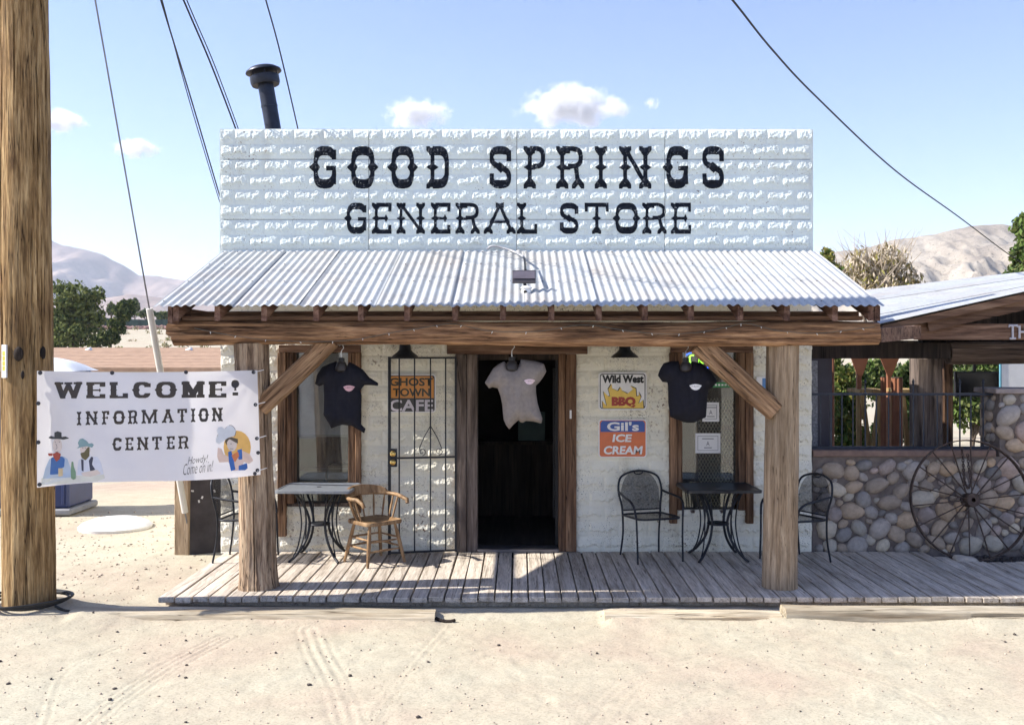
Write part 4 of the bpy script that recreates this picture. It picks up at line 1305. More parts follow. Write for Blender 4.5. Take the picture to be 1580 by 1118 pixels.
for ch, a, b in (('I', 118, 126), ('N', 132, 151), ('F', 157, 169), ('O', 175, 192), ('R', 197, 212), ('M', 218, 243), ('A', 250, 268), ('T', 273, 289), ('I', 294, 302), ('O', 307, 322), ('N', 327, 344)):
    blet(ch, a, b, 635, 656, -.028, 118, **ik)
for ch, a, b in (('C', 174, 188), ('E', 193, 206), ('N', 211, 229), ('T', 234, 250), ('E', 257, 270), ('R', 275, 291)):
    blet(ch, a, b, 675, 695, -.025, 174, **ik)
def bprint(name, poly, c, lift=.002, parent=None):
    """a printed patch of the banner from its outline"""
    v2, f2, _, _ = fill_outline(poly, 1.25)
    return obj(name, mesh(name, bp(v2[:, 0], v2[:, 1], lift), f2[:, ::-1], c), parent or ban)
def ell(cx, cy, rx, ry, n=20, a0=0, a1=360):
    a = np.radians(np.linspace(a0, a1, n, endpoint=(a1 - a0) < 360)); return [(cx + rx * math.cos(q), cy + ry * math.sin(q)) for q in a]
I = {k: paintc("ink_" + k, c) for k, c in dict(black=(.03, .035, .04), blue=(.05, .14, .36), pale=(.42, .50, .60), skin=(.66, .56, .50), red=(.36, .06, .035), teal=(.20, .32, .34), beard=(.12, .10, .045), cloth=(.62, .64, .72), dark=(.04, .045, .08), green=(.18, .29, .17), beer=(.60, .47, .28), sun=(.80, .46, .12), hat=(.66, .68, .70), hair=(.10, .075, .05), tan=(.76, .56, .46), strong=(.03, .13, .42), scarf=(.66, .20, .06), line=(.16, .12, .12)).items()}
def stroke(pts, w, c, lift=.0032):
    p = smooth_path([(a, b, 0) for a, b in pts], 5)[:, :2]
    t_ = np.gradient(p, axis=0); t_ /= np.linalg.norm(t_, axis=1)[:, None] + 1e-9
    n_ = np.stack([-t_[:, 1], t_[:, 0]], 1) * w / 2
    a, b = p + n_, p - n_
    v = np.vstack([bp(a[:, 0], a[:, 1], lift), bp(b[:, 0], b[:, 1], lift)]); k = len(p)
    obj("ink_line", mesh("ink_line", v, [(i, i + 1, k + i + 1, k + i) for i in range(k - 1)], c), ban)
# man in the black hat
bprint("printed_figure", [(66, 738), (70, 722), (76, 708), (83, 704), (98, 704), (104, 708), (109, 722), (110, 736)], I['pale'])
bprint("printed_figure", [(77, 732), (79, 706), (85, 704), (96, 704), (100, 708), (99, 720), (91, 724), (91, 731)], I['blue'], .0026)
bprint("printed_figure", ell(88.5, 687, 7, 11.5), I['skin'], .0024)
bprint("printed_figure", [(81, 700), (88, 697), (94, 700), (92, 708), (87, 712), (83, 706)], I['red'], .0032)
bprint("printed_figure", [(74, 699), (81, 699), (81, 703), (75, 703)], I['red'], .0032)
bprint("printed_figure", [(74, 675), (79, 672), (84, 674), (84, 667), (89, 665), (95, 667), (95, 674), (101, 673), (107, 676), (98, 678), (90, 677), (80, 677)], I['black'], .0034)
bprint("printed_figure", [(90, 722), (97, 722), (97, 734), (90, 735)], I['beer'], .0036)
# bearded man in the grey hat
bprint("printed_figure", [(119, 732), (121, 710), (127, 706), (140, 704), (150, 704), (156, 714), (160, 731), (140, 734)], I['cloth'])
bprint("printed_figure", [(126, 726), (125, 708), (129, 709), (129, 727)], I['dark'], .0028)
bprint("printed_figure", [(139, 727), (137, 710), (141, 704), (144, 705), (142, 716), (147, 724)], I['dark'], .0028)
bprint("printed_figure", ell(131.5, 693, 8, 9), I['skin'], .0024)
bprint("printed_figure", [(124, 699), (130, 697), (134, 691), (138, 688), (138, 703), (132, 710), (126, 706)], I['beard'], .003)
bprint("printed_figure", [(118, 692), (122, 688), (120, 683), (123, 677), (128, 676), (134, 680), (137, 684), (142, 683), (145, 686), (142, 690), (134, 688), (124, 690)], I['teal'], .0034)
bprint("printed_figure", [(125, 729), (140, 726), (150, 724), (156, 730), (140, 735), (128, 734)], I['skin'], .0032)
bprint("printed_figure", [(110.5, 712), (113, 712), (114, 720), (117, 728), (117, 738), (113, 740), (109.5, 737), (109, 726)], I['green'], .0036)
bprint("printed_table", [(64, 737), (160, 731), (162, 737), (150, 742), (64, 748)], paintc("ink_table", (.66, .66, .60)), .0015)
stroke([(86, 684), (88, 690), (86, 693)], .7, I['line']); stroke([(85, 682), (86, 681.5)], 1.2, I['line']); stroke([(91, 682), (92.4, 681.5)], 1.2, I['line']); stroke([(86, 697), (90, 696.5)], .7, I['line'])
stroke([(127, 691), (128.4, 691)], 1.2, I['line']); stroke([(131, 690.5), (132.4, 690.5)], 1.2, I['line'])
# waving man before an orange sun
bprint("printed_figure", ell(366, 690, 21, 26), I['sun'], .0016)
bprint("printed_figure", [(336, 690), (342, 692), (345, 700), (352, 704), (372, 694), (385, 700), (391, 710), (384, 715), (376, 712), (372, 724), (360, 726), (352, 712), (338, 713), (335, 704)], I['tan'], .0022)
bprint("printed_figure", [(352, 697), (357, 695), (361, 712), (363, 724), (356, 726), (353, 712)], I['strong'], .003)
bprint("printed_figure", [(366, 694), (373, 692), (374, 708), (368, 709)], I['strong'], .003)
bprint("printed_figure", [(368, 718), (381, 714), (382, 722), (378, 725), (368, 725)], I['strong'], .003)
bprint("printed_figure", ell(358, 685, 7.5, 11), I['skin'], .0026)
bprint("printed_figure", [(357, 702), (367, 696), (369, 703), (362, 713)], I['scarf'], .0034)
bprint("printed_figure", [(347, 681), (349, 676), (357, 674), (367, 677), (367, 684), (361, 681), (354, 677), (350, 682), (351, 688)], I['hair'], .003)
bprint("printed_figure", [(333, 676), (337, 670), (334, 664), (337, 659), (343, 658), (347, 662), (352, 656), (359, 657), (364, 664), (362, 672), (352, 675), (345, 680), (338, 685), (333, 682)], I['hat'], .0034)
stroke([(334, 676), (337, 670), (344, 669), (347, 662), (353, 656.5), (359, 657), (364, 665), (362, 673)], .8, I['line'])
stroke([(356, 684), (357, 685)], 1.4, I['line']); stroke([(355, 692), (360, 692)], .8, I['line'])
ht = paintc("ink_script", (.06, .055, .05))
for s, a, b, c, d in (("Howdy!", 290, 321, 703, 718), ("Come on in!", 283, 329, 714, 731)):
    me = text_mesh("script_line", s, ht, a, b, 0, d - c, 0, -.012, .35)
    v = np.zeros(len(me.vertices) * 3); me.vertices.foreach_get("co", v); v = v.reshape(-1, 3)
    X = v[:, 0]; Yp = d - v[:, 2] - (X - a) * .14 + 2
    me.vertices.foreach_set("co", bp(X, Yp, .0032).ravel()); me.update()
    obj("script_line", me, ban)
gm = plain("grommet_metal", (.05, .05, .06), .4, .5)
for a, b in ((62, 575), (173, 575), (287, 574), (391, 574), (59, 622), (59, 682), (394, 624), (396, 676), (398, 698), (397, 725), (393, 730), (61, 747)):
    c = bp(a, b, .002)
    q = Vector((0, 0, 1)).rotation_difference(Vector(BN))
    me = MB().lathe([(.006, 0), (.016, 0), (.017, .004), (.012, .006), (.006, .004)], 12).mesh("grommet", gm, 40)
    obj("grommet", me, ban, loc=Vector(c), quat=q)
for a, b, c, d in ((392, 574, 403, 572), (394, 624, 408, 618), (396, 676, 410, 672), (397, 726, 409, 728)):
    p0, p1 = bp(a, b, .006), bp(a, b, .006) + np.array([.07, .06, .02])
    MB().tube([p0, p1], .0035, 5).build("tie", M['white'], ban)
# ------------------------------------------------------------------ porch furniture
def net_mat(name, c, s, open_=0.45):
    m, nt, b = nodes(name)
    b.inputs["Base Color"].default_value = (*c, 1); b.inputs["Roughness"].default_value = .5; b.inputs["Metallic"].default_value = .3
    v = coords(nt, rand=False)
    h = ramp(nt, noise(nt, v, s, 2, .5), [(.3, open_ + .12), (.7, open_ - .08)])      # holes far finer than a pixel
    tr = nt.nodes.new("ShaderNodeBsdfTransparent")
    ms = nt.nodes.new("ShaderNodeMixShader")
    nt.links.new(h, ms.inputs[0]); nt.links.new(tr.outputs[0], ms.inputs[1]); nt.links.new(b.outputs[0], ms.inputs[2])
    nt.links.new(ms.outputs[0], nt.nodes["Material Output"].inputs["Surface"])
    return m
M['net'] = net_mat("punched_steel_mesh", (.03, .032, .038), 60, .58)

def mesh_chair(label, loc, rz):
    t = thing("patio_chair", label, "chair", loc, rz, "black mesh patio chairs on the boardwalk")
    W = dict(world_coords=False)
    hoop = smooth_path([(-.215, .235, .40), (-.222, .245, .52), (-.248, .275, .68), (-.215, .30, .81), (-.10, .315, .865), (0, .318, .875), (.10, .315, .865), (.215, .30, .81), (.248, .275, .68), (.222, .245, .52), (.215, .235, .40)], 7)
    MB().tube(hoop, .0115, 8).build("back_frame", M['iron'], t, 50, **W)
    MB().tube([(-.219, .24, .475), (.219, .24, .475)], .008, 6).build("back_rail", M['iron'], t, 50, **W)
    MB().tube(arc((0, .318, .862), .048, 0, 360, 20, 'xz', .022)[:-1], .007, 6, closed=True).build("crest_loop", M['iron'], t, 50, **W)
    # mesh in the back, slightly dished
    nu, nv = 20, 16
    V = []
    for a in np.linspace(-1, 1, nu):
        for b in np.linspace(0, 1, nv):
            z0, z1 = .475, .475 + .40 * math.sqrt(max(0, 1 - abs(a) ** 3.2)) * (1 - .02)
            z = z0 + (z1 - z0) * b
            hw = np.interp(z, [.475, .52, .68, .81, .875], [.219, .222, .248, .235, .16])
            hw = hw if z < .75 else .246
            x_ = a * min(hw, .246) * .985
            V.append((x_, np.interp(z, [.40, .52, .68, .81, .88], [.235, .245, .275, .30, .318]) + .03 * (1 - a * a) * math.sin(b * math.pi), z))
    i = np.arange(nu * nv).reshape(nu, nv)
    f = np.stack([i[:-1, :-1], i[1:, :-1], i[1:, 1:], i[:-1, 1:]], -1).reshape(-1, 4)
    obj("back_mesh", mesh("back_mesh", V, f, M['net'], 180), t, False)
    rim = np.array([(x_, y_, .435 + .012 * (y_ < 0)) for x_, y_ in rrect(-.235, .235, -.24, .235, .08, 5)])
    seat = MB().tube(rim, .011, 8, closed=True).build("seat_frame", M['iron'], t, 50, **W)
    nu = 14; V = []
    for a in np.linspace(-1, 1, nu):
        for b in np.linspace(-1, 1, nu):
            k = 1 - .12 * (a * a * b * b)
            V.append((a * .232 * k, -.0025 + b * .235 * k, .436 - .016 * (1 - a * a) * (1 - b * b)))
    i = np.arange(nu * nu).reshape(nu, nu)
    f = np.stack([i[:-1, :-1], i[1:, :-1], i[1:, 1:], i[:-1, 1:]], -1).reshape(-1, 4)
    obj("seat_mesh", mesh("seat_mesh", V, f, M['net'], 180), t, False)
    for s in (-1, 1):
        MB().tube(smooth_path([(s * .247, .275, .67), (s * .262, .16, .655), (s * .285, .0, .64), (s * .288, -.12, .625), (s * .275, -.19, .57), (s * .258, -.215, .46)], 6), [.0125] * 31, 8).build("arm", M['iron'], t, 50, **W)
        MB().tube(smooth_path([(s * .258, -.215, .47), (s * .252, -.222, .25), (s * .25, -.235, .0)], 5), .0105, 8).build("front_leg", M['iron'], t, 50, **W)
        MB().tube(smooth_path([(s * .215, .235, .42), (s * .208, .25, .22), (s * .222, .285, .0)], 5), .0105, 8).build("rear_leg", M['iron'], t, 50, **W)
    return t
mesh_chair("black mesh patio chair in the clear left of the right-hand table", (1.375, 10.34, DECK + .001), R(17))
mesh_chair("black mesh patio chair half hidden behind the left log post", (-2.80, 10.30, DECK + .001), R(84))
mesh_chair("black mesh patio chair half hidden behind the right log post", (2.83, 10.22, DECK + .001), R(-62))

def patio_table(label, loc, rz, topmat):
    t = thing("patio_table", label, "table", loc, rz, "black metal patio tables on the boardwalk")
    W = dict(world_coords=False)
    a, b = .385, .32
    prof = rrect(-a, a, -b, b, .05, 5)
    inner = rrect(-a + .02, a - .02, -b + .02, b - .02, .04, 5)
    mb = MB(); n = len(prof)
    rings = [(prof, .715), (prof, .742), (inner, .748), (inner, .742)]
    V = [(x_, y_, z_) for p_, z_ in rings for x_, y_ in p_]
    f = [(k * n + i, k * n + (i + 1) % n, (k + 1) * n + (i + 1) % n, (k + 1) * n + i) for k in range(3) for i in range(n)]
    f.append(tuple(3 * n + i for i in range(n))); f.append(tuple(range(n))[::-1])
    top = mb.add(V, f).build("table_top", topmat, t, 35, **W)
    MB().lathe([(.008, .7425), (.025, .7425), (.025, .7455), (.008, .7455)], 14).build("parasol_ring", M['iron'], top, world_coords=False)
    ringz = .36
    MB().tube(arc((0, 0, ringz), .105, 0, 360, 25, 'xy')[:-1], .011, 8, closed=True).build("leg_ring", M['iron'], t, 50, **W)
    MB().lathe([(.10, ringz - .004), (.10, ringz + .004)], 20).build("leg_plate", M['iron'], t, **W)
    for k in range(4):
        an = R(45 + 90 * k); c, s = math.cos(an), math.sin(an)
        def rp_(rad, z_, off=0): return (c * rad - s * off, s * rad + c * off, z_)
        MB().tube(smooth_path([rp_(.30, .725), rp_(.20, .60), rp_(.125, .45), rp_(.115, .34), rp_(.16, .20), rp_(.27, .07), rp_(.36, .008)], 6), .014, 8).build("leg", M['iron'], t, 50, **W)
        for off in (-.055, .055):
            MB().tube(smooth_path([rp_(.26, .725, off), rp_(.20, .55, off * .9), rp_(.185, .36, off * .75), rp_(.23, .16, off * .5), rp_(.30, .05, off * .15)], 6), .0075, 6).build("leg_rod", M['iron'], t, 50, **W)
    return t
patio_table("black metal patio table in the shade by the right window", (2.08, 10.38, DECK), R(2), M['net2'] if 'net2' in M else plain("table_top_black", (.025, .028, .034), .35, .3, .2, 20))
patio_table("black metal patio table below the left window, its top coloured pale for sunlight", (-2.075, 10.36, DECK), R(-2), plain("table_top_sunlit", (.24, .26, .29), .35, .3, .15, 20))  # paler top colour stands for sun on the black metal

def captain_chair(label, loc, rz):
    t = thing("captain_chair", label, "chair", loc, rz)
    W = dict(world_coords=False); CW = M['chairwood']
    # saddle seat
    prof = rrect(-.215, .215, -.215, .205, .07, 5); n = len(prof)
    sc_ = [(1.0, .405), (1.02, .425), (.99, .442), (.80, .436), (.4, .428)]
    V = [(x_ * k, y_ * k, z_) for k, z_ in sc_ for x_, y_ in prof]
    f = [(k * n + i, k * n + (i + 1) % n, (k + 1) * n + (i + 1) % n, (k + 1) * n + i) for k in range(len(sc_) - 1) for i in range(n)]
    f.append(tuple((len(sc_) - 1) * n + i for i in range(n))); f.append(tuple(range(n))[::-1])
    MB().add(V, f).build("seat", CW, t, 40, **W)
    # bent arm rail and thick crest
    a = np.linspace(R(-22), R(202), 34)
    rail = [(.275 * math.cos(q), .02 + .235 * math.sin(q), .665 + .012 * max(0, math.sin(q))) for q in a]
    rail = [(.262, -.205, .60), (.27, -.19, .635)] + rail + [(-.27, -.19, .635), (-.262, -.205, .60)]
    MB().tube(rail, .020, 10).build("arm_rail", CW, t, 50, **W)
    cr = MB()
    a = np.linspace(R(28), R(152), 24)
    V = []
    for q in a:
        k = max(0.0, math.sin((q - R(28)) / R(124) * math.pi)) ** .5
        for rr_, z_ in ((.252, .675), (.292, .675), (.300, .69 + .075 * k), (.268, .69 + .078 * k)):
            V.append((rr_ * math.cos(q), .02 + (rr_ - .04) * math.sin(q), z_))
    f = [(4 * i + k, 4 * i + (k + 1) % 4, 4 * i + 4 + (k + 1) % 4, 4 * i + 4 + k) for i in range(23) for k in range(4)] + [(3, 2, 1, 0), (92, 93, 94, 95)]
    cr.add(V, f).build("crest_rail", CW, t, 50, **W)
    for q in (-14, 8, 34, 60, 90, 120, 146, 172, 194):
        q = R(q)
        p1 = (.272 * math.cos(q), .02 + .232 * math.sin(q), .66); p0 = (.185 * math.cos(q) * 1.05, .0 + .185 * math.sin(q), .435)
        m_ = (np.array(p0) + np.array(p1)) / 2
        MB().tube([p0, m_, p1], [.008, .0115, .008], 8).build("spindle", CW, t, 60, **W)
    feet = []
    for sx, sy in ((-1, -1), (1, -1), (1, 1), (-1, 1)):
        p0 = np.array([sx * .15, sy * .14, .41]); p1 = np.array([sx * .225, sy * .215, .0]); feet.append((p0, p1))
        MB().tube([p0 + (p1 - p0) * k for k in (0, .25, .5, .8, 1)], [.014, .020, .021, .017, .014], 9).build("leg", CW, t, 60, **W)
    for i in range(4):
        for z_ in ((.17, .26) if i != 0 else (.15, .24)):
            (a0, a1), (b0, b1) = feet[i], feet[(i + 1) % 4]
            k = 1 - z_ / .41
            pa, pb = a0 + (a1 - a0) * k, b0 + (b1 - b0) * k
            MB().tube([pa, (pa + pb) / 2, pb], [.008, .012, .008], 8).build("stretcher", CW, t, 60, **W)
    return t
captain_chair("wooden captain's chair with bent arms beside the left table", (-1.47, 10.17, DECK), R(42))

# ------------------------------------------------------------------ T-shirts on torso forms
def shirt_mat(name, c):
    m = plain(name, c, .92, 0, .12, 30, .3, .12)
    return m
M['shirtblack'] = shirt_mat("black_cotton", (.016, .016, .022)); M['shirtgrey'] = shirt_mat("grey_cotton", (.24, .21, .19))
M['form'] = plain("torso_form", (.035, .03, .028), .45, 0, .2, 6)
SHY = 9.24
def shirt(label, outline, neck, logo, mat, lmat, seed):
    k = SHY / F
    poly = [((a - CX) * k, EYE - (b - CY) * k) for a, b in outline]
    ncx, ncz = (neck[0] - CX) * k, EYE - (neck[1] - CY) * k
    t = thing("t_shirt", label, "t-shirt", (ncx, SHY, min(z for _, z in poly)), 0, "T-shirts hanging under the porch beam")
    v, f, d, rimv = fill_outline(poly, .011)
    th = np.sqrt(np.clip(1 - (1 - np.clip(d / .13, 0, 1)) ** 2, 0, 1))
    wr = fbm(v[:, 0] * 9 + seed, v[:, 1] * 5, 0, seed, 3) * .030 + fbm(v[:, 0] * 20 + seed, v[:, 1] * 6, 0, seed + 5, 2) * .012
    # folds that run down from the shoulders
    yf = SHY - .105 * th + wr * th; yb = SHY + .075 * th
    n = len(v)
    V = np.concatenate([np.stack([v[:, 0], yf, v[:, 1]], 1), np.stack([v[:, 0], yb + .002, v[:, 1]], 1)])
    Fc = np.concatenate([f, f[:, ::-1] + n])
    obj("cloth", mesh("cloth", V, Fc, mat, 180), t)
    # torso form showing at the neck, its hook over a nail in the beam
    fm = MB().lathe([(.03, -.10), (.056, -.085), (.058, -.055), (.048, -.03), (.040, -.012), (.034, -.006), (.01, -.004)], 18, (ncx, SHY - .045, ncz)).build("torso_form", M['form'], t, 50)
    MB().lathe([(.012, -.004), (.030, -.003), (.030, .028), (.012, .034)], 14, (ncx, SHY - .045, ncz)).build("neck_cap", M['black'], fm, 50)
    hk = smooth_path([(ncx, SHY - .045, ncz + .03), (ncx, SHY - .045, ncz + .09), (ncx + .022, SHY - .05, ncz + .125), (ncx + .005, SHY - .055, ncz + .155), (ncx - .02, SHY - .055, ncz + .14)], 6)
    MB().tube(hk, .0035, 6).build("hook", plain("hook_steel", (.6, .6, .6), .3, .9), t, 60)
    # neckline band
    # chest logo, laid on the cloth
    if logo:
        lx, lz = (logo[0] - CX) * k, EYE - (logo[1] - CY) * k
        w, h = logo[2] * k, logo[3] * k
        def onshirt(px_, pz_):
            i_ = np.argmin((v[:, 0] - px_) ** 2 + (v[:, 1] - pz_) ** 2); return yf[i_] - .004
        yl = min(onshirt(lx - w / 2, lz), onshirt(lx + w / 2, lz), onshirt(lx, lz))
        def lp(u_, v_, lift=0): return (lx + u_ * w / 2, onshirt(lx + u_ * w / 2, lz + v_ * h / 2) - lift, lz + v_ * h / 2)
        top = [lp(u_, .55 + .45 * (1 - u_ * u_) - .15) for u_ in np.linspace(-1, 1, 9)]
        low = [lp(.62 * u_, -.55 - .45 * (1 - u_ * u_)) for u_ in np.linspace(-1, 1, 9)]
        obj("logo", mesh("logo", top + low, [(i, i + 1, 10 + i, 9 + i) for i in range(8)], lmat), t)
        dk = M['s_black'] if mat is not M['shirtgrey'] else M['shirtgrey']
        for q0, q1, z0_, z1_ in ((-.72, -.60, .02, .30), (-.52, -.40, .04, .34), (-.30, -.14, .02, .40), (-.06, .06, .0, .42), (.14, .30, .02, .40), (.40, .52, .04, .34), (.60, .72, .02, .30)):
            obj("logo_mark", mesh("logo_mark", [lp(q0, z0_, .002), lp(q1, z0_, .002), lp(q1 - .06, z1_, .002), lp(q0 + .06, z1_, .002)], [(0, 1, 2, 3)], dk), t)
    return t
pink = paintc("logo_pink", (.62, .36, .40)); wht = M['s_white']; pk2 = paintc("logo_pale_pink", (.75, .58, .62))
shirt("black T-shirt with knotted hem and pink chest print, left under the beam", [(519, 557), (508, 561), (497, 566), (489, 578), (486, 592), (492, 596), (499, 593), (500, 612), (499, 640), (508, 654), (511, 661), (520, 657), (528, 655), (543, 657), (562, 668), (564, 661), (557, 654), (558, 610), (556, 602), (562, 594), (572, 594), (583, 595), (584, 591), (570, 582), (560, 570), (549, 563), (539, 558), (535, 565), (528, 568), (522, 565)], (528, 557), (541, 598, 17, 10), M['shirtblack'], pink, 3)
shirt("grey T-shirt with pale pink chest print hanging in the doorway", [(778, 557), (769, 562), (761, 568), (754, 580), (748, 590), (754.5, 599), (760, 597), (768, 599), (772, 610), (775, 624), (777, 647), (781, 656), (786, 662), (793, 654), (800, 648), (803, 651), (807, 652), (811, 649), (823, 650), (835, 653), (837, 646), (833, 634), (829.5, 622), (827, 605), (827, 594), (832, 590), (838, 582), (843, 573), (839, 561), (826, 557), (804, 554), (801, 562), (794, 567), (786, 566)], (790, 556), (817, 588, 17, 9), M['shirtgrey'], pk2, 4)
shirt("black T-shirt with white chest print, right under the beam", [(1047, 557), (1035, 557), (1024, 560), (1018, 570), (1015, 579), (1022, 589), (1030, 590), (1031, 605), (1031, 620), (1034, 643), (1042, 646), (1050, 649), (1060, 652), (1070, 652), (1080, 648), (1089.5, 643), (1091, 620), (1093, 601), (1099, 598), (1107, 588), (1097, 573), (1090, 566), (1082, 560), (1067, 557), (1064, 565), (1057, 569), (1050, 566)], (1057, 557), (1070, 596, 19, 10), M['shirtblack'], wht, 5)

# ------------------------------------------------------------------ security gate folded back against the wall
gx0, gy0 = PX(601, 10.50), 10.50
gx1, gy1 = wx(704), 10.655
def gpnt(s, z): return (gx0 + (gx1 - gx0) * s, gy0 + (gy1 - gy0) * s, z)
gate = thing("iron_gate", "black iron bar gate folded open against the wall left of the doorway", "gate", gpnt(.5, DECK))
GZ0, GZ1 = DECK + .012, 2.235
MB().bar(gpnt(0, GZ0), gpnt(0, GZ1 - .0), .030, .030).build("frame_stile", M['iron'], gate)
MB().bar(gpnt(1, GZ0), gpnt(1, GZ1), .022, .022).build("frame_stile", M['iron'], gate)
for z in (GZ0 + .015, 1.165, GZ1 - .012):
    MB().bar(gpnt(.005, z), gpnt(.995, z), .02, .02).build("rail", M['iron'], gate)
for s in (.145, .375, .615, .845):
    MB().bar(gpnt(s, GZ0 + .02), gpnt(s, GZ1 - .02), .014, .014).build("bar", M['iron'], gate)
for a, b in ((.615, .44), (.615, .79)):
    MB().tube([gpnt(a, 1.50), gpnt((a + b) / 2 + (b - a) * .1, 1.37), gpnt(b, 1.25)], .005, 5).build("scroll", M['iron'], gate)
for s in (.49, .74):
    c = np.array(gpnt(s, 1.225)); e = np.array(gpnt(1, 0)) - np.array(gpnt(0, 0)); e /= np.linalg.norm(e)
    pts = [c + e * (.035 * math.cos(q)) * (1 - q / 9) + np.array([0, 0, .035 * math.sin(q) * (1 - q / 9)]) for q in np.linspace(-1.5, 5, 16)]
    MB().tube(pts, .004, 5).build("scroll", M['iron'], gate)
lk = MB().box(-.055, .04, -.022, .03, -.095, .095).build("lock_box", M['iron'], gate, bevel=.004)
lk.matrix_parent_inverse = WM[gate.name].inverted() @ Matrix.Translation(Vector(gpnt(.055, 1.17)))
WM[lk.name] = Matrix.Translation(Vector(gpnt(.055, 1.17)))
for dz in (.045, -.045):
    c = np.array(gpnt(.055, 1.17 + dz)) + (0, -.024, 0)
    q = Vector((0, 0, 1)).rotation_difference(Vector((0, -1, 0)))
    me = MB().lathe([(.026, 0), (.03, .004), (.03, .012), (.018, .02), (.018, .032), (.005, .036)], 16).mesh("lock_cylinder", M['brass'], 40)
    o = obj("lock_cylinder", me, gate, loc=Vector(c), quat=q)

# ------------------------------------------------------------------ lamps on the wall
def barn_lamp(px, label):
    t = thing("barn_lamp", label, "lamp", (PX(px, 10.48), 10.48, 2.25), 0, "barn lamps on the store front")
    c = (PX(px, 10.48), 10.48, 2.225)
    MB().lathe([(.142, 0), (.146, .004), (.125, .028), (.085, .058), (.062, .085), (.060, .13), (.045, .15), (.012, .155)], 24, c, cap=False).build("shade", M['iron'], t, 50)
    MB().tube(smooth_path([(c[0], c[1], c[2] + .15), (c[0], c[1] + .02, c[2] + .30), (c[0], c[1] + .12, c[2] + .36), (c[0], YW - .02, c[2] + .28)], 6), .011, 8).build("gooseneck", M['iron'], t, 50)
    MB().lathe([(.006, .0), (.02, .01), (.026, .035), (.018, .06), (.014, .09)], 12, c).build("bulb", plain("bulb_glass", (.55, .55, .5), .2), t, 60)
    return t
barn_lamp(625, "dark barn lamp above the iron gate, left of the doorway")
barn_lamp(964, "dark barn lamp above the barbecue sign, right of the doorway")

# ------------------------------------------------------------------ things behind the panes
def box_thing(name, label, cat, x0, x1, y0, y1, z0, z1, mat, extra=None):
    t = thing(name, label, cat, ((x0 + x1) / 2, (y0 + y1) / 2, z0))
    MB().box(x0, x1, y0, y1, z0, z1).build("body", mat, t, bevel=.004)
    return t
cb_ = plain("cardboard", (.36, .26, .17), .8, 0, .15, 4)
bx = box_thing("cardboard_box", "tan cardboard box standing inside the left window", "box", wx(500), wx(546), YW + .22, YW + .5, wz(776) - .05, wz(722), cb_)
MB().box(wx(500), wx(546), YW + .218, YW + .2195, wz(727), wz(725)).build("tape", plain("tape", (.5, .42, .3)), bx)
shelf = thing("window_shelf", "dark low shelf standing inside the left window", "shelf", (wx(490), YW + .36, DECK + .02))
MB().box(wx(440), wx(556), YW + .18, YW + .55, wz(778), wz(776) - .052 + .004).build("top_board", M['darkwood'], shelf)
MB().box(wx(440), wx(444), YW + .18, YW + .55, DECK + .013, wz(778) - .001).build("side_board", M['darkwood'], shelf)
MB().box(wx(552), wx(556), YW + .18, YW + .55, DECK + .013, wz(778) - .001).build("side_board", M['darkwood'], shelf)
MB().box(wx(456), wx(496), YW + .22, YW + .5, wz(776) - .047, wz(730)).build("dark_crate", M['s_grey'], shelf)
reflection = thing("pane_reflection", "pale sheet in place of the sky mirrored in the left window", "reflection", (wx(495), YW + .13, wz(690)))  # lavender sheet added for the sky mirrored in the upper pane
MB().box(wx(456), wx(537), YW + .128, YW + .132, wz(672), 2.27).build("reflection_sheet", plain("reflection_tone", (.42, .41, .45), .8, 0, .06, 3), reflection)
MB().box(wx(456), wx(537), YW + .124, YW + .136, wz(675), wz(672) - .0005).build("reflection_edge", plain("reflection_edge_tone", (.25, .24, .25)), reflection)
paper = plain("paper", (.74, .73, .72), .8, 0, .04, 6); pline = plain("paper_ink", (.13, .13, .15), .8, 0, .1, 6)
def notice(label, px0, px1, py0, py1):
    yy = YW + .0845
    t = thing("notice", label, "notice", (wx((px0 + px1) / 2), yy, wz(py1)))
    MB().box(wx(px0), wx(px1), yy - .002, yy, wz(py1), wz(py0)).build("sheet", paper, t)
    fr = MB(); a, b, c, d = wx(px0 + 3.5), wx(px1 - 3.5), wz(py1 - 4), wz(py0 + 4); e = .0045
    for q in ((a, b, c, c + e), (a, b, d - e, d), (a, a + e, c + e, d - e), (b - e, b, c + e, d - e)): fr.box(q[0], q[1], yy - .0032, yy - .0021, q[2], q[3])
    kind(fr.build("printed_border", pline, t), "stuff")
    m_ = (px0 + px1) / 2; my = (py0 + py1) / 2
    obj("printed_letter", text_mesh("printed_letter", "A", pline, wx(m_ - 2.6), wx(m_ + 2.6), wz(my + 4), wz(my - 3), yy - .0034, .0), t)
    for k, (w_, dy) in enumerate(((9, -7), (6, 7))): MB().box(wx(m_ - w_), wx(m_ + w_), yy - .0032, yy - .0021, wz(my + dy + .6), wz(my + dy - .6)).build("printed_line", pline, t)
notice("white framed notice in the right window beside the black T-shirt", 1086, 1112, 621, 651)
notice("white framed notice low in the right window", 1075, 1114, 669, 700)
neon_g = emit("neon_green", (.35, 1.0, .05), 1.6); neon_b = emit("neon_blue", (.02, .12, 1.0), 1.6)
yn = YW + .20
t = thing("neon_sign", "lit green and blue neon sign high in the right window", "neon sign", (wx(1085), yn, wz(585)))
MB().tube([(x_, yn, z_) for x_, z_ in rrect(wx(1069), wx(1083), wz(560), wz(548), .025)], .009, 8, closed=True).build("green_tube", neon_g, t, 60)
MB().tube([(x_, yn, z_) for x_, z_ in rrect(wx(1087), wx(1100), wz(560), wz(548), .025)], .009, 8, closed=True).build("green_tube", neon_g, t, 60)
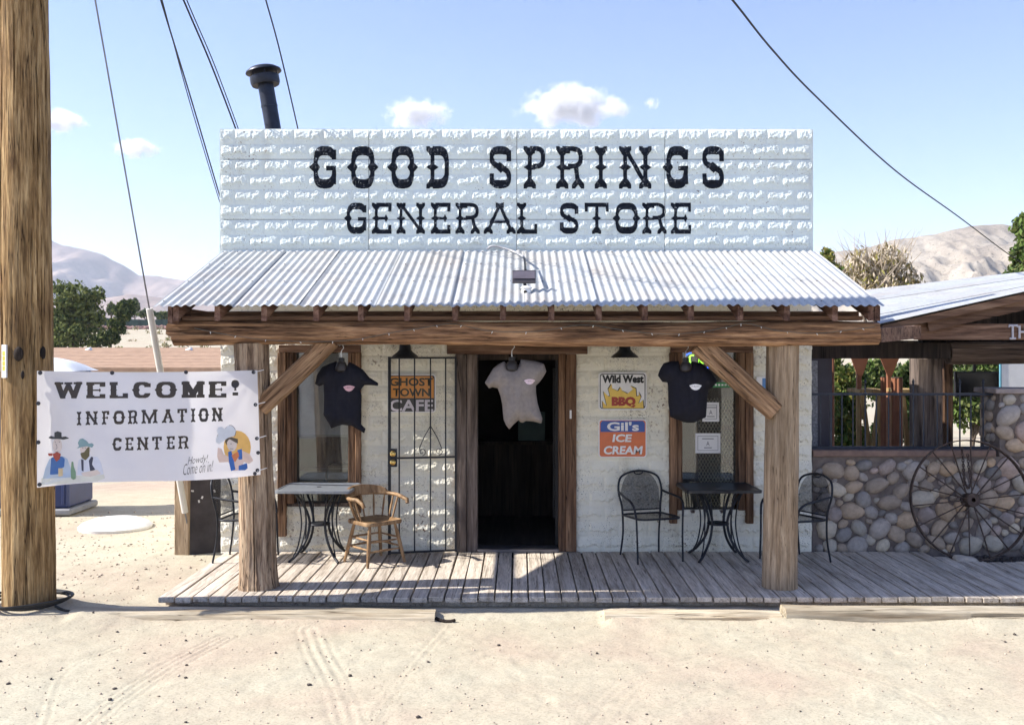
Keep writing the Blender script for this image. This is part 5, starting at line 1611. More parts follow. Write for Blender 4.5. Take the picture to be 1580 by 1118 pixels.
MB().tube(smooth_path([(wx(1063), yn, wz(548)), (wx(1072), yn, wz(543.5)), (wx(1085), yn, wz(542)), (wx(1100), yn, wz(545)), (wx(1108), yn, wz(553)), (wx(1100), yn, wz(566)), (wx(1085), yn, wz(569)), (wx(1068), yn, wz(566))], 6), .008, 8).build("blue_tube", neon_b, t, 60)
MB().box(wx(1063), wx(1110), yn + .02, yn + .03, wz(570), wz(540)).build("backing", M['black'], t)
t = thing("sticker_strip", "green lettered sticker strip across the right window", "sticker", (wx(1110), YW + .084, wz(597)))
MB().box(wx(1095), wx(1134), YW + .0825, YW + .0845, wz(598), wz(590)).build("strip", plain("strip_green", (.05, .30, .10), .5), t)
for k in range(6): MB().box(wx(1100.5 + 5 * k), wx(1103.6 + 5 * k), YW + .0812, YW + .0824, wz(595.4), wz(592.6)).build("letter_mark", M['s_white'], t)
# inside the doorway: counter, back shelves with goods, open glass door
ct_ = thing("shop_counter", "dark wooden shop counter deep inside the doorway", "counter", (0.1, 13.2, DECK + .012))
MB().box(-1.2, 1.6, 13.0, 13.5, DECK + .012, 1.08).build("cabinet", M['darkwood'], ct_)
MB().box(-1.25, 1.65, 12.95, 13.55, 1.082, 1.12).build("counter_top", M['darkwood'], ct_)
tb = box_thing("chalkboard", "dim green board standing on the counter inside the doorway", "board", wx(799), wx(850), 13.1, 13.14, 1.121, 1.50, plain("board_green", (.05, .09, .08)))
dr = thing("glass_door", "open glass door seen edge-on inside the doorway", "door", (.50, 11.4, DECK + .02))
MB().box(.405, .435, YW + .16, YW + .19, DECK + .013, 2.19).build("stile", M['black'], dr); MB().box(.405, .435, YW + .95, YW + .99, DECK + .013, 2.19).build("stile", M['black'], dr)
MB().box(.406, .434, YW + .1905, YW + .9495, DECK + .013, DECK + .2).build("rail", M['black'], dr); MB().box(.406, .434, YW + .1905, YW + .9495, 2.10, 2.19).build("rail", M['black'], dr)
MB().box(.417, .423, YW + .191, YW + .949, DECK + .201, 2.099).build("pane", M['glass'], dr)

# ------------------------------------------------------------------ mini lights on the beam, solar camera on the roof
sl = thing("string_lights", "thin string of mini lights looped along the porch beam", "string lights", (0, 8.87, 2.4))
yb_ = 8.872
pts = []
for px, py in ((300, 506), (350, 516), (410, 524), (480, 527), (545, 524), (600, 514), (650, 506), (698, 500), (760, 511), (830, 511), (900, 501), (960, 509), (1020, 515), (1075, 513), (1120, 505), (1152, 499), (1200, 510), (1260, 514), (1310, 509), (1350, 504)):
    pts.append(P(px, py, yb_))
pth = smooth_path(pts, 8)
MB().tube(pth, .0028, 5).build("wire", plain("light_wire", (.10, .11, .10), .6), sl)
rb = random.Random(9)
bm_ = MB().lathe([(.001, -.022), (.0035, -.016), (.0042, -.004), (.002, .0)], 6).mesh("bulb", plain("mini_bulb", (.75, .75, .72), .2), 60)
for k in range(4, len(pth), 6):
    obj("bulb", bm_, sl, loc=Vector(pth[k]), rot=(rb.uniform(-.8, .8), rb.uniform(-.8, .8), 0))

yc = 9.18
sc_t = thing("solar_camera", "small security camera with a solar panel standing on the porch roof", "camera", (PX(808, yc), yc, roof_z(yc)))
pa_, pb_ = P(790.5, 417, yc), P(826.5, 437.5, yc)
MB().obox(((pa_[0] + pb_[0]) / 2, yc - .02, (pa_[2] + pb_[2]) / 2), (pb_[0] - pa_[0], .018, (pa_[2] - pb_[2]) * 1.12), Matrix.Rotation(R(-28), 3, 'X')).build("panel", plain("panel_frame", (.05, .045, .05), .4), sc_t, bevel=.003)
MB().obox(((pa_[0] + pb_[0]) / 2, yc - .029, (pa_[2] + pb_[2]) / 2 + .018), (pb_[0] - pa_[0] - .014, .004, (pa_[2] - pb_[2]) * .66), Matrix.Rotation(R(-28), 3, 'X')).build("solar_cell", plain("solar_cell", (.16, .14, .16), .25, .2), sc_t)
MB().tube([P(809, 398, 9.9), P(811, 417, yc + .04)], .011, 8).build("mast", M['iron'], sc_t, 60)
MB().tube([P(809, 433, yc - .03), P(811, 446, yc - .04)], .015, 8).build("neck", M['iron'], sc_t, 60)
cc_ = P(812, 450, yc - .05)
MB().lathe([(.005, .045), (.03, .04), (.045, .02), (.048, -.005), (.044, -.03), (.03, -.04), (.003, -.042)], 18, tuple(cc_)).build("body", M['white'], sc_t, 50)
MB().lathe([(.052, .03), (.056, .034), (.04, .05), (.003, .056)], 18, tuple(cc_)).build("hood", M['s_white'], sc_t, 50)
obj("lens", MB().lathe([(.017, 0), (.017, .012), (.003, .014)], 14).mesh("lens", M['black'], 40), sc_t, loc=Vector(cc_) + Vector((-.008, -.042, -.005)), quat=Vector((0, 0, 1)).rotation_difference(Vector((-.15, -1, -.1)).normalized()))
MB().tube([P(811, 456, yc - .05), (cc_[0], yc - .05, roof_z(yc - .05) + .0)], .008, 6).build("stand", M['iron'], sc_t)
cab = MB().tube(smooth_path([P(752, 384, 10.66), P(760, 379.5, 10.64), P(778, 383, 10.62), P(795, 389, 10.5), P(808, 396, 9.95)], 8), .012, 7)
tag(cab.build("power_cable", plain("pale_cable", (.35, .35, .36), .5), None, 60), "grey cable running along the roof top to the solar camera", "cable")

slip = MB().box(wx(878.5), wx(881.5), YD - .03, YD - .0255, wz(645), wz(632)).build("paper_slip", M['s_white'], None)
tag(slip, "thin white paper slip pinned to the right door jamb", "paper")
# ------------------------------------------------------------------ river-rock wall, pillar and iron fence
M['mortar'] = plain("mortar", (.17, .14, .125), .95, 0, .3, 14, .5)
def rock_mat(name, c):
    m, nt, b = nodes(name)
    v = coords(nt)
    n = noise(nt, v, 1.6, 5, .65)
    c = np.asarray(c)
    col = ramp(nt, n, [(.3, c * .72), (.55, c), (.75, np.clip(c * 1.22, 0, 1))])
    col = mix(nt, .5, col, ramp(nt, noise(nt, v, 14, 4, .7), [(.3, .7), (.65, 1.1)]), 'MULTIPLY')
    h = nt.nodes.new("ShaderNodeHueSaturation"); nt.links.new(objrand(nt, .7, 1.3), h.inputs["Value"]); nt.links.new(objrand(nt, .75, 1.2), h.inputs["Saturation"]); nt.links.new(col, h.inputs["Color"])
    nt.links.new(h.outputs[0], b.inputs["Base Color"]); b.inputs["Roughness"].default_value = .75
    bump(nt, b, noise(nt, v, 9, 4), .25, .05)
    return m
rockm = [rock_mat("rock_tan", (.46, .35, .25)), rock_mat("rock_grey", (.36, .32, .285)), rock_mat("rock_mauve", (.40, .32, .28)), rock_mat("rock_pale", (.52, .455, .36)), rock_mat("rock_slate", (.29, .265, .245))]
rock_meshes = [stone_mesh("rock", rockm[k % 5], 100 + k, 2, .30) for k in range(15)]
def rocks_on(parent, x0, x1, z0, z1, y, seed, rmax, n=500, face='front', holes=()):
    r = random.Random(seed)
    placed = []
    for k in range(n * 12):
        u_ = k / (n * 12)
        rad = rmax * (1 - .72 * u_ ** .45) * r.uniform(.85, 1.1)
        rad = max(rad, .028)
        x = r.uniform(x0 + rad * .8, x1 - rad * .8); z = r.uniform(z0 + rad * .75, z1 - rad * .75)
        if all(math.hypot(x - a, (z - b) * 1.18) > (rad + c) * .86 for a, b, c in placed):
            placed.append((x, z, rad))
        if len(placed) > n: break
    for x, z, rad in placed:
        el = r.uniform(.66, 1.02)
        o = obj("rock", r.choice(rock_meshes), parent, loc=(x, y, z) if face == 'front' else (y, x, z), rot=(r.uniform(-.3, .3), r.uniform(-.9, .9), 0) if face == 'front' else (r.uniform(-.5, .5), 0, 0))
        o.scale = (rad * r.uniform(.92, 1.22), rad * .62, rad * el) if face == 'front' else (rad * .62, rad, rad * el)
YR = YW + .03
WZT = PZ(704, YR)
rw_ = thing("stone_wall", "low river-rock wall with a brown cap beside the store", "wall", (4.7, YR, .1))
MB().box(XR + .014, 7.2, YR, YR + .30, -.05, WZT).build("mortar_core", M['mortar'], rw_)
MB().box(XR + .014, PX(1534, YR), YR - .045, YR + .34, WZT + .002, PZ(694, YR)).build("cap", plain("wall_cap", (.22, .145, .115), .9, 0, .2, 10, .4), rw_, bevel=.008)
rocks_on(rw_, XR + .03, 6.3, .10, WZT - .01, YR - .003, 5, .122, 300)
pl_ = thing("stone_pillar", "tall river-rock pillar rising above the wall at the right edge", "pillar", (5.9, YR, WZT))
px0_ = PX(1538, YR - .03)
MB().box(px0_ + .03, 7.2, YR - .03, YR + .42, WZT + .001, PZ(607, YR)).build("mortar_core", M['mortar'], pl_)
MB().box(px0_ - .03, 7.2, YR - .08, YR + .46, PZ(607, YR) + .002, PZ(599, YR)).build("cap", plain("pillar_cap", (.30, .25, .23), .9, 0, .2, 10, .4), pl_, bevel=.008)
rocks_on(pl_, px0_ + .0, 6.3, WZT + .03, PZ(609, YR), YR - .035, 15, .125, 60)
rocks_on(pl_, YR + .03, YR + .40, WZT + .03, PZ(609, YR), px0_ + .03, 16, .09, 12, 'side')

fen = thing("iron_fence", "dark blue-black iron fence with spear finials on the river-rock wall", "fence", (4.3, YR + .13, PZ(694, YR)))
yf_ = YR + .12
def fx(px): return PX(px, yf_)
zb0, zt0 = PZ(690, yf_), PZ(608, yf_)
MB().box(fx(1248), fx(1537), yf_ - .02, yf_ + .02, zb0 - .02, zb0 + .012).build("bottom_rail", M['iron2'], fen)
MB().box(fx(1248), fx(1537), yf_ - .014, yf_ + .014, zt0 - .012, zt0 + .014).build("top_rail", M['iron2'], fen)
for k, px in enumerate((1252, 1266, 1282, 1299, 1316, 1335, 1352, 1371, 1389, 1409, 1425, 1446, 1462, 1481, 1498, 1517, 1534)):
    tall = k in (5, 9, 13, 15)
    wd = .011 if px not in (1282, 1534) else .02
    zt = zt0 - .0125 if not tall else zt0 + .10
    MB().box(fx(px) - wd * .6, fx(px) + wd * .6, yf_ - wd * .6, yf_ + wd * .6, zb0 + .0125, zt).build("bar", M['iron2'], fen)
    if tall:
        MB().lathe([(.010, 0), (.014, .006), (.009, .014), (.017, .032), (.008, .055), (.001, .075)], 8, (fx(px), yf_, zt + .0005)).build("finial", M['iron2'], fen, 50)

# wagon wheel leaning on the wall, chain, rock, gravel
wc = np.array([PX(1497, 10.52), 10.52, PZ(771, 10.52)])
WR = .635
wh = thing("wagon_wheel", "rusty iron-spoked wagon wheel leaning against the river-rock wall", "wheel", (wc[0], wc[1], .05))
tilt = Matrix.Translation(Vector(wc)) @ Matrix.Rotation(R(-9), 4, 'X')
def tl(o):
    o.matrix_parent_inverse = WM[wh.name].inverted() @ tilt
    WM[o.name] = tilt.copy(); return o
rm_ = MB()
a = np.linspace(0, 2 * math.pi, 72, endpoint=False)
V = []
for q in a:
    for rr_, y_ in ((WR, -.028), (WR, .028), (WR - .012, .028), (WR - .012, -.028)): V.append((rr_ * math.cos(q), y_, rr_ * math.sin(q)))
f = [(4 * i + k, 4 * ((i + 1) % 72) + k, 4 * ((i + 1) % 72) + (k + 1) % 4, 4 * i + (k + 1) % 4) for i in range(72) for k in range(4)]
tl(rm_.add(V, f).build("rim", M['rust'], wh, 40))
hub = MB().lathe([(.022, -.10), (.055, -.10), (.072, -.085), (.075, -.05), (.055, -.045), (.055, .045), (.075, .05), (.07, .08), (.022, .08)], 20, cap=False)
hb = hub.build("hub", M['rust'], wh, 40); hb.matrix_parent_inverse = WM[wh.name].inverted() @ tilt @ Matrix.Rotation(R(90), 4, 'X')
for k in range(18):
    q = k * 2 * math.pi / 18 + .1
    s_ = .04 if k % 2 else -.04
    tl(MB().tube([(.055 * math.cos(q), s_, .055 * math.sin(q)), ((WR - .01) * math.cos(q), 0, (WR - .01) * math.sin(q))], .0075, 6).build("spoke", M['rust'], wh, 60))
chn = thing("chain", "rusty chain hanging from the iron fence down to the wheel hub", "chain", (wc[0] - .06, 10.5, .6))
cpts = smooth_path([P(1484, 690, 10.66), P(1486, 712, 10.62), P(1487, 730, 10.56), P(1489, 745, 10.5), P(1494, 752, 10.44), P(1498, 742, 10.46), P(1495, 722, 10.55), P(1493, 700, 10.64)], 5)
link_m = MB().tube([(.011 * math.cos(q), 0, .021 * math.sin(q)) for q in np.linspace(0, 2 * math.pi, 12, endpoint=False)], .0055, 5, closed=True).mesh("link", M['rust'], 60)
for k in range(len(cpts) - 1):
    dd = Vector(cpts[k + 1] - cpts[k]); qd = Vector((0, 0, 1)).rotation_difference(dd.normalized())
    obj("link", link_m, chn, loc=Vector((cpts[k] + cpts[k + 1]) / 2), quat=qd @ Quaternion((0, 0, 1), R(90 * (k % 2))))
br_ = obj("boulder", stone_mesh("boulder", rock_mat("boulder_pale", (.44, .38, .31)), 207, 3, .5), None, loc=(PX(1489, 10.28), 10.28, .12)); br_.scale = (.125, .09, .075)
tag(br_, "pale angular rock lying at the foot of the wagon wheel", "rock")
tag(scatter("bed_gravel", 900, (4.42, 6.4, 10.24, 10.74), .010, .035, M['darkpebble'], 17, lambda x, y: 0.07 + 0 * x), "dark gravel in the bed under the wagon wheel", "gravel")

# ------------------------------------------------------------------ patio shelter
pt = thing("patio_shelter", "open timber patio shelter with a sloping metal roof right of the store", "shelter", (5.5, 12.0, 0))
# roof plane through its near edge and far edge, ribs running up the slope
nl_, nr_ = P(1356, 501, 10.45), P(1580, 451, 10.45)
fl_, fr_ = P(1336, 448, 14.2), P(1580, 420, 14.2)
nr_ = nl_ + (nr_ - nl_) * 2.0; fr_ = fl_ + (fr_ - fl_) * 2.0
for k in range(5):
    v0, v1 = k / 5, (k + 1) / 5 + .006
    nv = 25; V = []
    for u_ in np.linspace(0, 1, 12):
        for w_ in np.linspace(v0, v1, nv):
            p = (nl_ * (1 - u_) + nr_ * u_) * (1 - w_) + (fl_ * (1 - u_) + fr_ * u_) * w_
            V.append(p + np.array([0, 0, .010 * math.cos(w_ * 5 * 8 * math.pi * 2 / 2) + .003 * (k % 2)]))
    V = np.array(V); i = np.arange(12 * nv).reshape(12, nv)
    f = np.stack([i[:-1, :-1], i[1:, :-1], i[1:, 1:], i[:-1, 1:]], -1).reshape(-1, 4)
    n_ = len(V)
    obj("roof_sheet", mesh("roof_sheet", np.vstack([V, V - (0, 0, .004)]), np.vstack([f, f[:, ::-1] + n_]), M['galv'], 60), pt)
off = np.array([0, .02, -.035])
MB().bar(P(1362, 507, 10.45), P(1362, 507, 10.45) + (nr_ - nl_) * .96, .05, .07).build("rake_trim", M['boardx'], pt)
MB().bar(P(1430, 499, 10.52), P(1430, 499, 10.52) + (nr_ - nl_) * .8 , .05, .17).build("rake_board", M['boardx'], pt)
MB().bar(P(1352, 517, 9.02), P(1414, 512, 10.35), .09, .13).build("tie_beam", M['boardx'], pt)
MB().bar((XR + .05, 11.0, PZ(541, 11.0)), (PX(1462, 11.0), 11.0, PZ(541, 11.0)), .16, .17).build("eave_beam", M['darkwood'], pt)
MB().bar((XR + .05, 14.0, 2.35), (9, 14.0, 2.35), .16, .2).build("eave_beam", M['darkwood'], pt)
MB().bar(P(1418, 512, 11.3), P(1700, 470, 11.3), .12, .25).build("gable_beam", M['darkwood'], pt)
MB().box(4.6, 8.5, 11.42, 11.46, 2.28, 2.62).build("gable_shade_panel", M['darkwood'], pt)  # dark panel put in for the shade inside the gable
rough_log("log_beam", P(1462, 544, 11.05), P(1800, 544, 11.05), .125, .125, M['boardlog'] if 'boardlog' in M else M['beam'], pt, 2.0, .008, 3, 61, 40, 60)
MB().box(PX(1416, 11.6), PX(1455, 11.6), 11.6, 11.86, .0, PZ(552, 11.6)).build("post", M['greyz'], pt, bevel=.012)
MB().box(PX(1457, 12.2), PX(1471, 12.2), 12.2, 12.32, .0, PZ(548, 12.2)).build("post", M['boardz'], pt, bevel=.008)
MB().box(PX(1760, 11.6), PX(1800, 11.6), 11.6, 11.86, .0, 2.3).build("post", M['greyz'], pt, bevel=.012)
for k in range(6):
    yy = 10.9 + k * .6
    w_ = (yy - 10.45) / 3.75
    a_ = (nl_ * (1 - w_) + fl_ * w_) + (0, 0, -.07); b_ = (nr_ * (1 - w_) + fr_ * w_) + (0, 0, -.07)
    MB().bar(a_, b_, .05, .10).build("rafter", M['darkwood'], pt)
bd = thing("name_board", "long brown board with rope-like pale letters under the patio roof", "sign", tuple(P(1500, 524, 10.55)))
MB().box(PX(1412, 10.55), PX(1800, 10.55), 10.55, 10.60, PZ(524, 10.55), PZ(499, 10.55)).build("board", M['boardx'], bd, bevel=.004)
rope = plain("rope_letter", (.52, .50, .52), .7, 0, .25, 60, .3)
def ropeL(pts):
    p = [P(a_, b_, 10.535) for a_, b_ in pts]
    MB().tube(p, .012, 7).build("rope_stroke", rope, bd, 60)
for st_ in ([(1557, 505), (1557, 502), (1570, 502), (1570, 505)], [(1562.5, 502), (1562.5, 522)], [(1558, 522), (1567, 522)], [(1573, 502), (1573, 522)], [(1582, 502), (1582, 522)], [(1573, 512), (1582, 512)]): ropeL(st_)
sd = thing("side_door", "dark steel security door ajar at the store's side beyond the fence", "door", (PX(1265, 11.6), 11.6, .05))
MB().box(PX(1247, 11.6), PX(1284, 11.6), 11.6, 11.65, .05, PZ(540, 11.6)).build("door_leaf", plain("door_steel", (.045, .04, .055), .5, .2), sd)
MB().box(PX(1250, 11.6), PX(1261, 11.6), 11.585, 11.5995, .3, PZ(556, 11.6)).build("mesh_panel", plain("door_mesh", (.22, .22, .24), .6, .1, .5, 40), sd)

# patio furniture and pergola posts in the sun behind
redm = plain("red_brown_steel", (.26, .105, .055), .55, .1, .2, 6)
def pergola_post(label, px, y, w, pytop, gusset):
    x = PX(px, y); t = thing("pergola_post", label, "post", (x, y, .0), 0, "red-brown posts on the patio")
    hw = w * y / F / 2
    MB().box(x - hw, x + hw, y - hw, y + hw, .0, PZ(pytop, y)).build("shaft", redm, t, bevel=.008)
    if gusset:
        g = gusset * y / F / 2
        MB().prism([(x - hw, PZ(580, y)), (x + hw, PZ(580, y)), (x + g, PZ(551, y)), (x - g, PZ(551, y))], y - .02 - hw, y - hw).build("gusset", redm, t)
    return t
pergola_post("slim red-brown post with a wide gusset nearest the side door", 1325, 13.4, 7, 552, 28)
pergola_post("slim red-brown post with a gusset between the fluted columns", 1371, 13.6, 6, 552, 30)
pergola_post("slim sunlit post standing left of the leafy shrub", 1285, 14.4, 4, 548, 0)
def fluted(label, px, w, pytop):
    y = 12.7; x = PX(px, y); r_ = w * y / F / 2
    t = thing("fluted_column", label, "column", (x, y, 0), 0, "red-brown fluted columns on the patio")
    a = np.linspace(0, 2 * math.pi, 48, endpoint=False); rr_ = r_ * (1 + .12 * np.cos(a * 8))
    n = 48; z1 = PZ(pytop, y)
    V = [(x + rr_[k] * math.cos(a[k]), y + rr_[k] * math.sin(a[k]), z) for z in (0, z1) for k in range(n)]
    f = [(k, (k + 1) % n, n + (k + 1) % n, n + k) for k in range(n)] + [tuple(range(n, 2 * n))]
    MB().add(V, f).build("shaft", redm, t, 60)
    MB().lathe([(r_ * .5, z1 + .001), (r_ * 1.02, z1 + .001), (r_ * 1.02, z1 + .012), (r_ * .5, z1 + .012)], 16, (x, y, 0)).build("rim", M['rust'], t)
fluted("narrow fluted red-brown column on the patio", 1363, 8, 582)
fluted("wide fluted red-brown column on the patio beside the square timber post", 1384, 16, 583)
def xstand(label, px0, px1, y):
    x0, x1 = PX(px0, y), PX(px1, y); t = thing("high_table", label, "table", ((x0 + x1) / 2, y, 0), 0, "high X-braced tables on the patio")
    zt = PZ(606, y)
    MB().box(x0 - .06, x1 + .06, y - .05, y + .45, zt, zt + .05).build("table_top", M['newwood'], t, bevel=.004)
    for k, (a_, b_) in enumerate(((x0, x1), (x1, x0))):
        MB().bar((a_, y + .03 * k, .02), (b_, y + .03 * k, zt - .001), .05, .055, (0, 1, 0)).build("x_brace", M['newwood'], t)
    for a_ in (x0 - .03, x1 + .03): MB().box(a_ - .022, a_ + .022, y + .06, y + .10, 0, zt - .002).build("leg", M['newwood'], t)
xstand("high wooden X-braced table left of the fluted columns", 1331, 1358, 13.3)
xstand("high wooden X-braced table between the fluted column and the square post", 1394, 1412, 13.1)
pic = thing("picnic_table", "low sunlit wooden picnic table behind the iron fence", "table", (PX(1310, 13.8), 13.8, 0))
for k in range(5): MB().box(PX(1284, 13.8), PX(1348, 13.8), 13.7 + k * .15, 13.84 + k * .15, .70, .74).build("top_plank", M['log'], pic, bevel=.003)
for px in (1292, 1338): MB().bar((PX(px, 13.8), 13.75, 0), (PX(px, 13.8), 14.3, .699), .06, .09).build("leg", M['log'], pic); MB().bar((PX(px, 13.8), 14.32, 0), (PX(px, 13.8), 13.8, .699), .05, .09).build("leg", M['log'], pic)
MB().box(PX(1284, 13.8), PX(1348, 13.8), 13.35, 13.6, .42, .46).build("bench", M['log'], pic)
rt = thing("round_table", "purple round table in the shade of the patio", "table", (PX(1500, 12.4), 12.4, 0))
purp = plain("purple_table", (.10, .05, .075), .4)
MB().lathe([(.02, .0), (.26, .0), (.26, .03), (.05, .05), (.05, .98), (.30, 1.0), (.30, 1.05), (.02, 1.052)], 24, (PX(1500, 12.4), 12.4, .02)).build("pedestal_table", purp, rt, 40)
tvs = thing("television", "black flat screen hanging in the patio", "television", (PX(1508, 13.4), 13.4, 1.9))
MB().box(PX(1474, 13.4), PX(1542, 13.4), 13.4, 13.46, PZ(612, 13.4), PZ(573, 13.4)).build("housing", M['black'], tvs, bevel=.006)
MB().box(PX(1476, 13.4), PX(1540, 13.4), 13.394, 13.3985, PZ(610, 13.4), PZ(575, 13.4)).build("screen", plain("screen_glass", (.006, .006, .008), .15), tvs)
MB().box(PX(1506, 13.4), PX(1510, 13.4), 13.47, 13.5, PZ(573, 13.4) + .002, 2.6).build("hanger", M['black'], tvs)

# ------------------------------------------------------------------ trees and shrubs
def crown_mesh(name, blobs, n, size, mats, seed, upright=0.3, shape=1.0):
    """leaf-sized faces through the volume of several uneven blobs"""
    r = np.random.default_rng(seed)
    w = np.array([b[3] * b[4] * b[5] for b in blobs]) ** .75; w = w / w.sum()
    V, Fc, mi = [], [], []
    cnt = (w * n).astype(int)
    base = 0
    for bi, (x, y, z, rx, ry, rz) in enumerate(blobs):
        m = cnt[bi]
        d = r.normal(size=(m, 3)); d /= np.linalg.norm(d, axis=1)[:, None]
        rad = r.random(m) ** .45
        k = 1 + .45 * fbm(d[:, 0] * 2.2 + bi * 9, d[:, 1] * 2.2, d[:, 2] * 2.2, seed + bi, 3)
        c = d * (rad * k)[:, None] * (rx, ry, rz) + (x, y, z)
        # drop clumps so that gaps open up
        g_ = fbm(c[:, 0] / max(rx, .1) * 2.6, c[:, 1] / max(rx, .1) * 2.6, c[:, 2] / max(rx, .1) * 2.6, seed + 70, 3)
        c = c[g_ > -.16]; m = len(c)
        a = r.normal(size=(m, 3)); a[:, 2] += upright * 2; a /= np.linalg.norm(a, axis=1)[:, None]
        b = np.cross(a, r.normal(size=(m, 3))); b /= np.linalg.norm(b, axis=1)[:, None]
        s = size * r.uniform(.6, 1.4, m)[:, None]
        V.append(np.stack([c - a * s * shape, c + b * s * .5, c + a * s * shape, c - b * s * .5], 1).reshape(-1, 3))
        q = np.arange(m * 4).reshape(m, 4) + base; base += m * 4
        Fc.append(q)
        mi.append(r.integers(0, len(mats), m))
    me = mesh(name, np.concatenate(V), np.concatenate(Fc), mats[0])
    for m_ in mats[1:]: me.materials.append(m_)
    me.polygons.foreach_set("material_index", np.concatenate(mi).astype(np.int32))
    return me
bark = plain("bark", (.10, .075, .055), .9, 0, .35, 10, .5)
L1 = leafmat("juniper_dark", (.032, .055, .02), (.065, .095, .034)); L2 = leafmat("juniper_light", (.12, .15, .045), (.20, .22, .075))
L3 = leafmat("dry_leaf", (.20, .165, .075), (.28, .22, .11)); L4 = leafmat("yellow_leaf", (.26, .25, .05), (.34, .31, .09))
L5 = leafmat("fresh_leaf", (.07, .13, .025), (.14, .20, .05)); L6 = leafmat("twig_tan", (.46, .38, .28), (.58, .50, .38), .1)
def tree(name, label, cat, px, y, pybase, blobs, n, size, mats, seed, trunk_r, group=None, upright=.3, shape=1.0, limbs=5):
    """blobs given as (px, py, half width px, half height px)"""
    k = y / F
    x = PX(px, y); zb = float(ground_z(np.array([x]), np.array([y]))[0]) - .05 if pybase is None else PZ(pybase, y)
    t = thing(name, label, cat, (x, y, zb), 0, group)
    bl_ = []
    for a_, b_, w_, h_ in blobs:
        bl_.append((PX(a_, y), y + random.uniform(-.4, .4) * w_ * k, PZ(b_, y), w_ * k, w_ * k * .9, h_ * k))
    obj("crown", crown_mesh("crown", bl_, n, size, mats, seed, upright, shape), t)
    tr_ = MB()
    top = np.mean([b[:3] for b in bl_], axis=0)
    tr_.tube(smooth_path([(x, y, zb - .1), (x + .02, y, zb + (top[2] - zb) * .4), tuple(top)], 4), np.linspace(trunk_r, trunk_r * .4, 9), 8)
    tk_ = tr_.build("trunk", bark, t, 60)
    for b in bl_[:limbs]:
        s = np.array([x + .01, y, zb + (top[2] - zb) * .45]); e = np.array(b[:3])
        MB().tube(smooth_path([s, (s + e) / 2 + (0, 0, .1 * np.linalg.norm(e - s)), e], 4), np.linspace(trunk_r * .5, trunk_r * .15, 9), 6).build("limb", bark, t, 60)
    return t
tree("juniper", "large bushy green tree beside the utility pole, beyond the low house", "tree", 112, 70, None, [(95, 478, 30, 42), (122, 466, 28, 28), (136, 488, 24, 34), (108, 515, 36, 30), (150, 455, 12, 14), (85, 520, 22, 26), (70, 505, 16, 36)], 14000, .16, [L1, L2, L2, L2], 1, .22)
tree("juniper", "slender leaning green tree right of the large bushy tree", "tree", 170, 73, None, [(192, 478, 16, 16), (183, 503, 13, 16), (168, 520, 18, 14), (150, 528, 14, 10), (203, 472, 6, 10)], 4500, .15, [L1, L1, L2], 2, .16)
for px, py, w_, h_, y, lb in ((172, 474, 9, 13, 175, "small dark tree with a bent crown behind the green fence"), (208, 470, 8, 16, 178, "tall narrow dark tree behind the green fence"), (226, 482, 17, 9, 172, "low wide dark tree behind the green fence near the porch roof"), (252, 486, 14, 9, 170, "round dark bush behind the green fence beside the porch eave")):
    tree("distant_tree", lb, "tree", px, y, None, [(px, py, w_ * .6, h_ * .6), (px - w_ * .4, py + h_ * .35, w_ * .45, h_ * .5), (px + w_ * .45, py + h_ * .2, w_ * .45, h_ * .5)], 700, .34, [L1, L1, L2], int(px), .18, "far trees behind the green fence")
tree("dry_shrub", "large dry brown shrub with bare twigs behind the porch roof on the right", "shrub", 1360, 26, None, [(1328, 415, 32, 30), (1368, 408, 32, 34), (1395, 428, 24, 22), (1300, 425, 26, 24), (1350, 442, 50, 24), (1410, 442, 18, 14)], 4200, .045, [L6, L6, L3, L6, L3, L4], 7, .12, None, .9, 1.8)
tw = [o for o in scene.objects if o.get("label", "").startswith("large dry brown shrub")][0]
rt_ = np.random.default_rng(3)
for k in range(90):
    s = P(rt_.uniform(1320, 1395), 470, 26 + rt_.uniform(-.6, .6)); e = P(rt_.uniform(1280, 1425), rt_.uniform(350, 425), 26 + rt_.uniform(-1, 1))
    m_ = (s + e) / 2 + rt_.normal(size=3) * .15
    MB().tube(smooth_path([s, m_, e], 4), np.linspace(.022, .005, 9), 5).build("twig", plain("twig_bark", (.40, .33, .25), .9) if k == 0 else bpy.data.materials["twig_bark"], tw)
tree("yellow_bush", "yellow-green bush showing just above the porch roof end", "bush", 1277, 24, None, [(1276, 400, 13, 18), (1285, 425, 16, 20), (1268, 420, 12, 16)], 2200, .06, [L4, L4, L3, L5], 8, .08)
tree("green_tree", "fresh green tree cut by the right edge above the patio roof", "tree", 1600, 30, None, [(1580, 352, 22, 24), (1578, 390, 24, 20), (1610, 370, 40, 50), (1575, 410, 16, 10), (1600, 430, 50, 30)], 9000, .10, [L5, L5, L2, L1], 9, .16)
tree("leafy_shrub", "sunlit leafy shrub behind the iron fence beside the dark steel door", "shrub", 1302, 15.2, None, [(1298, 580, 16, 18), (1310, 610, 18, 22), (1295, 640, 18, 22), (1322, 630, 14, 20), (1306, 660, 22, 24), (1290, 560, 10, 14), (1300, 700, 26, 30), (1325, 690, 24, 34)], 8000, .045, [L5, L5, L2, L4], 10, .04)
tree("leafy_shrub", "shaded dark green shrub behind the fluted columns", "shrub", 1400, 16.0, None, [(1392, 585, 16, 20), (1408, 575, 16, 20), (1380, 600, 18, 24), (1405, 610, 18, 20), (1425, 600, 20, 30), (1390, 645, 30, 30), (1420, 660, 30, 40), (1370, 680, 26, 36)], 9000, .05, [L1, L1, L2, L5], 11, .04)
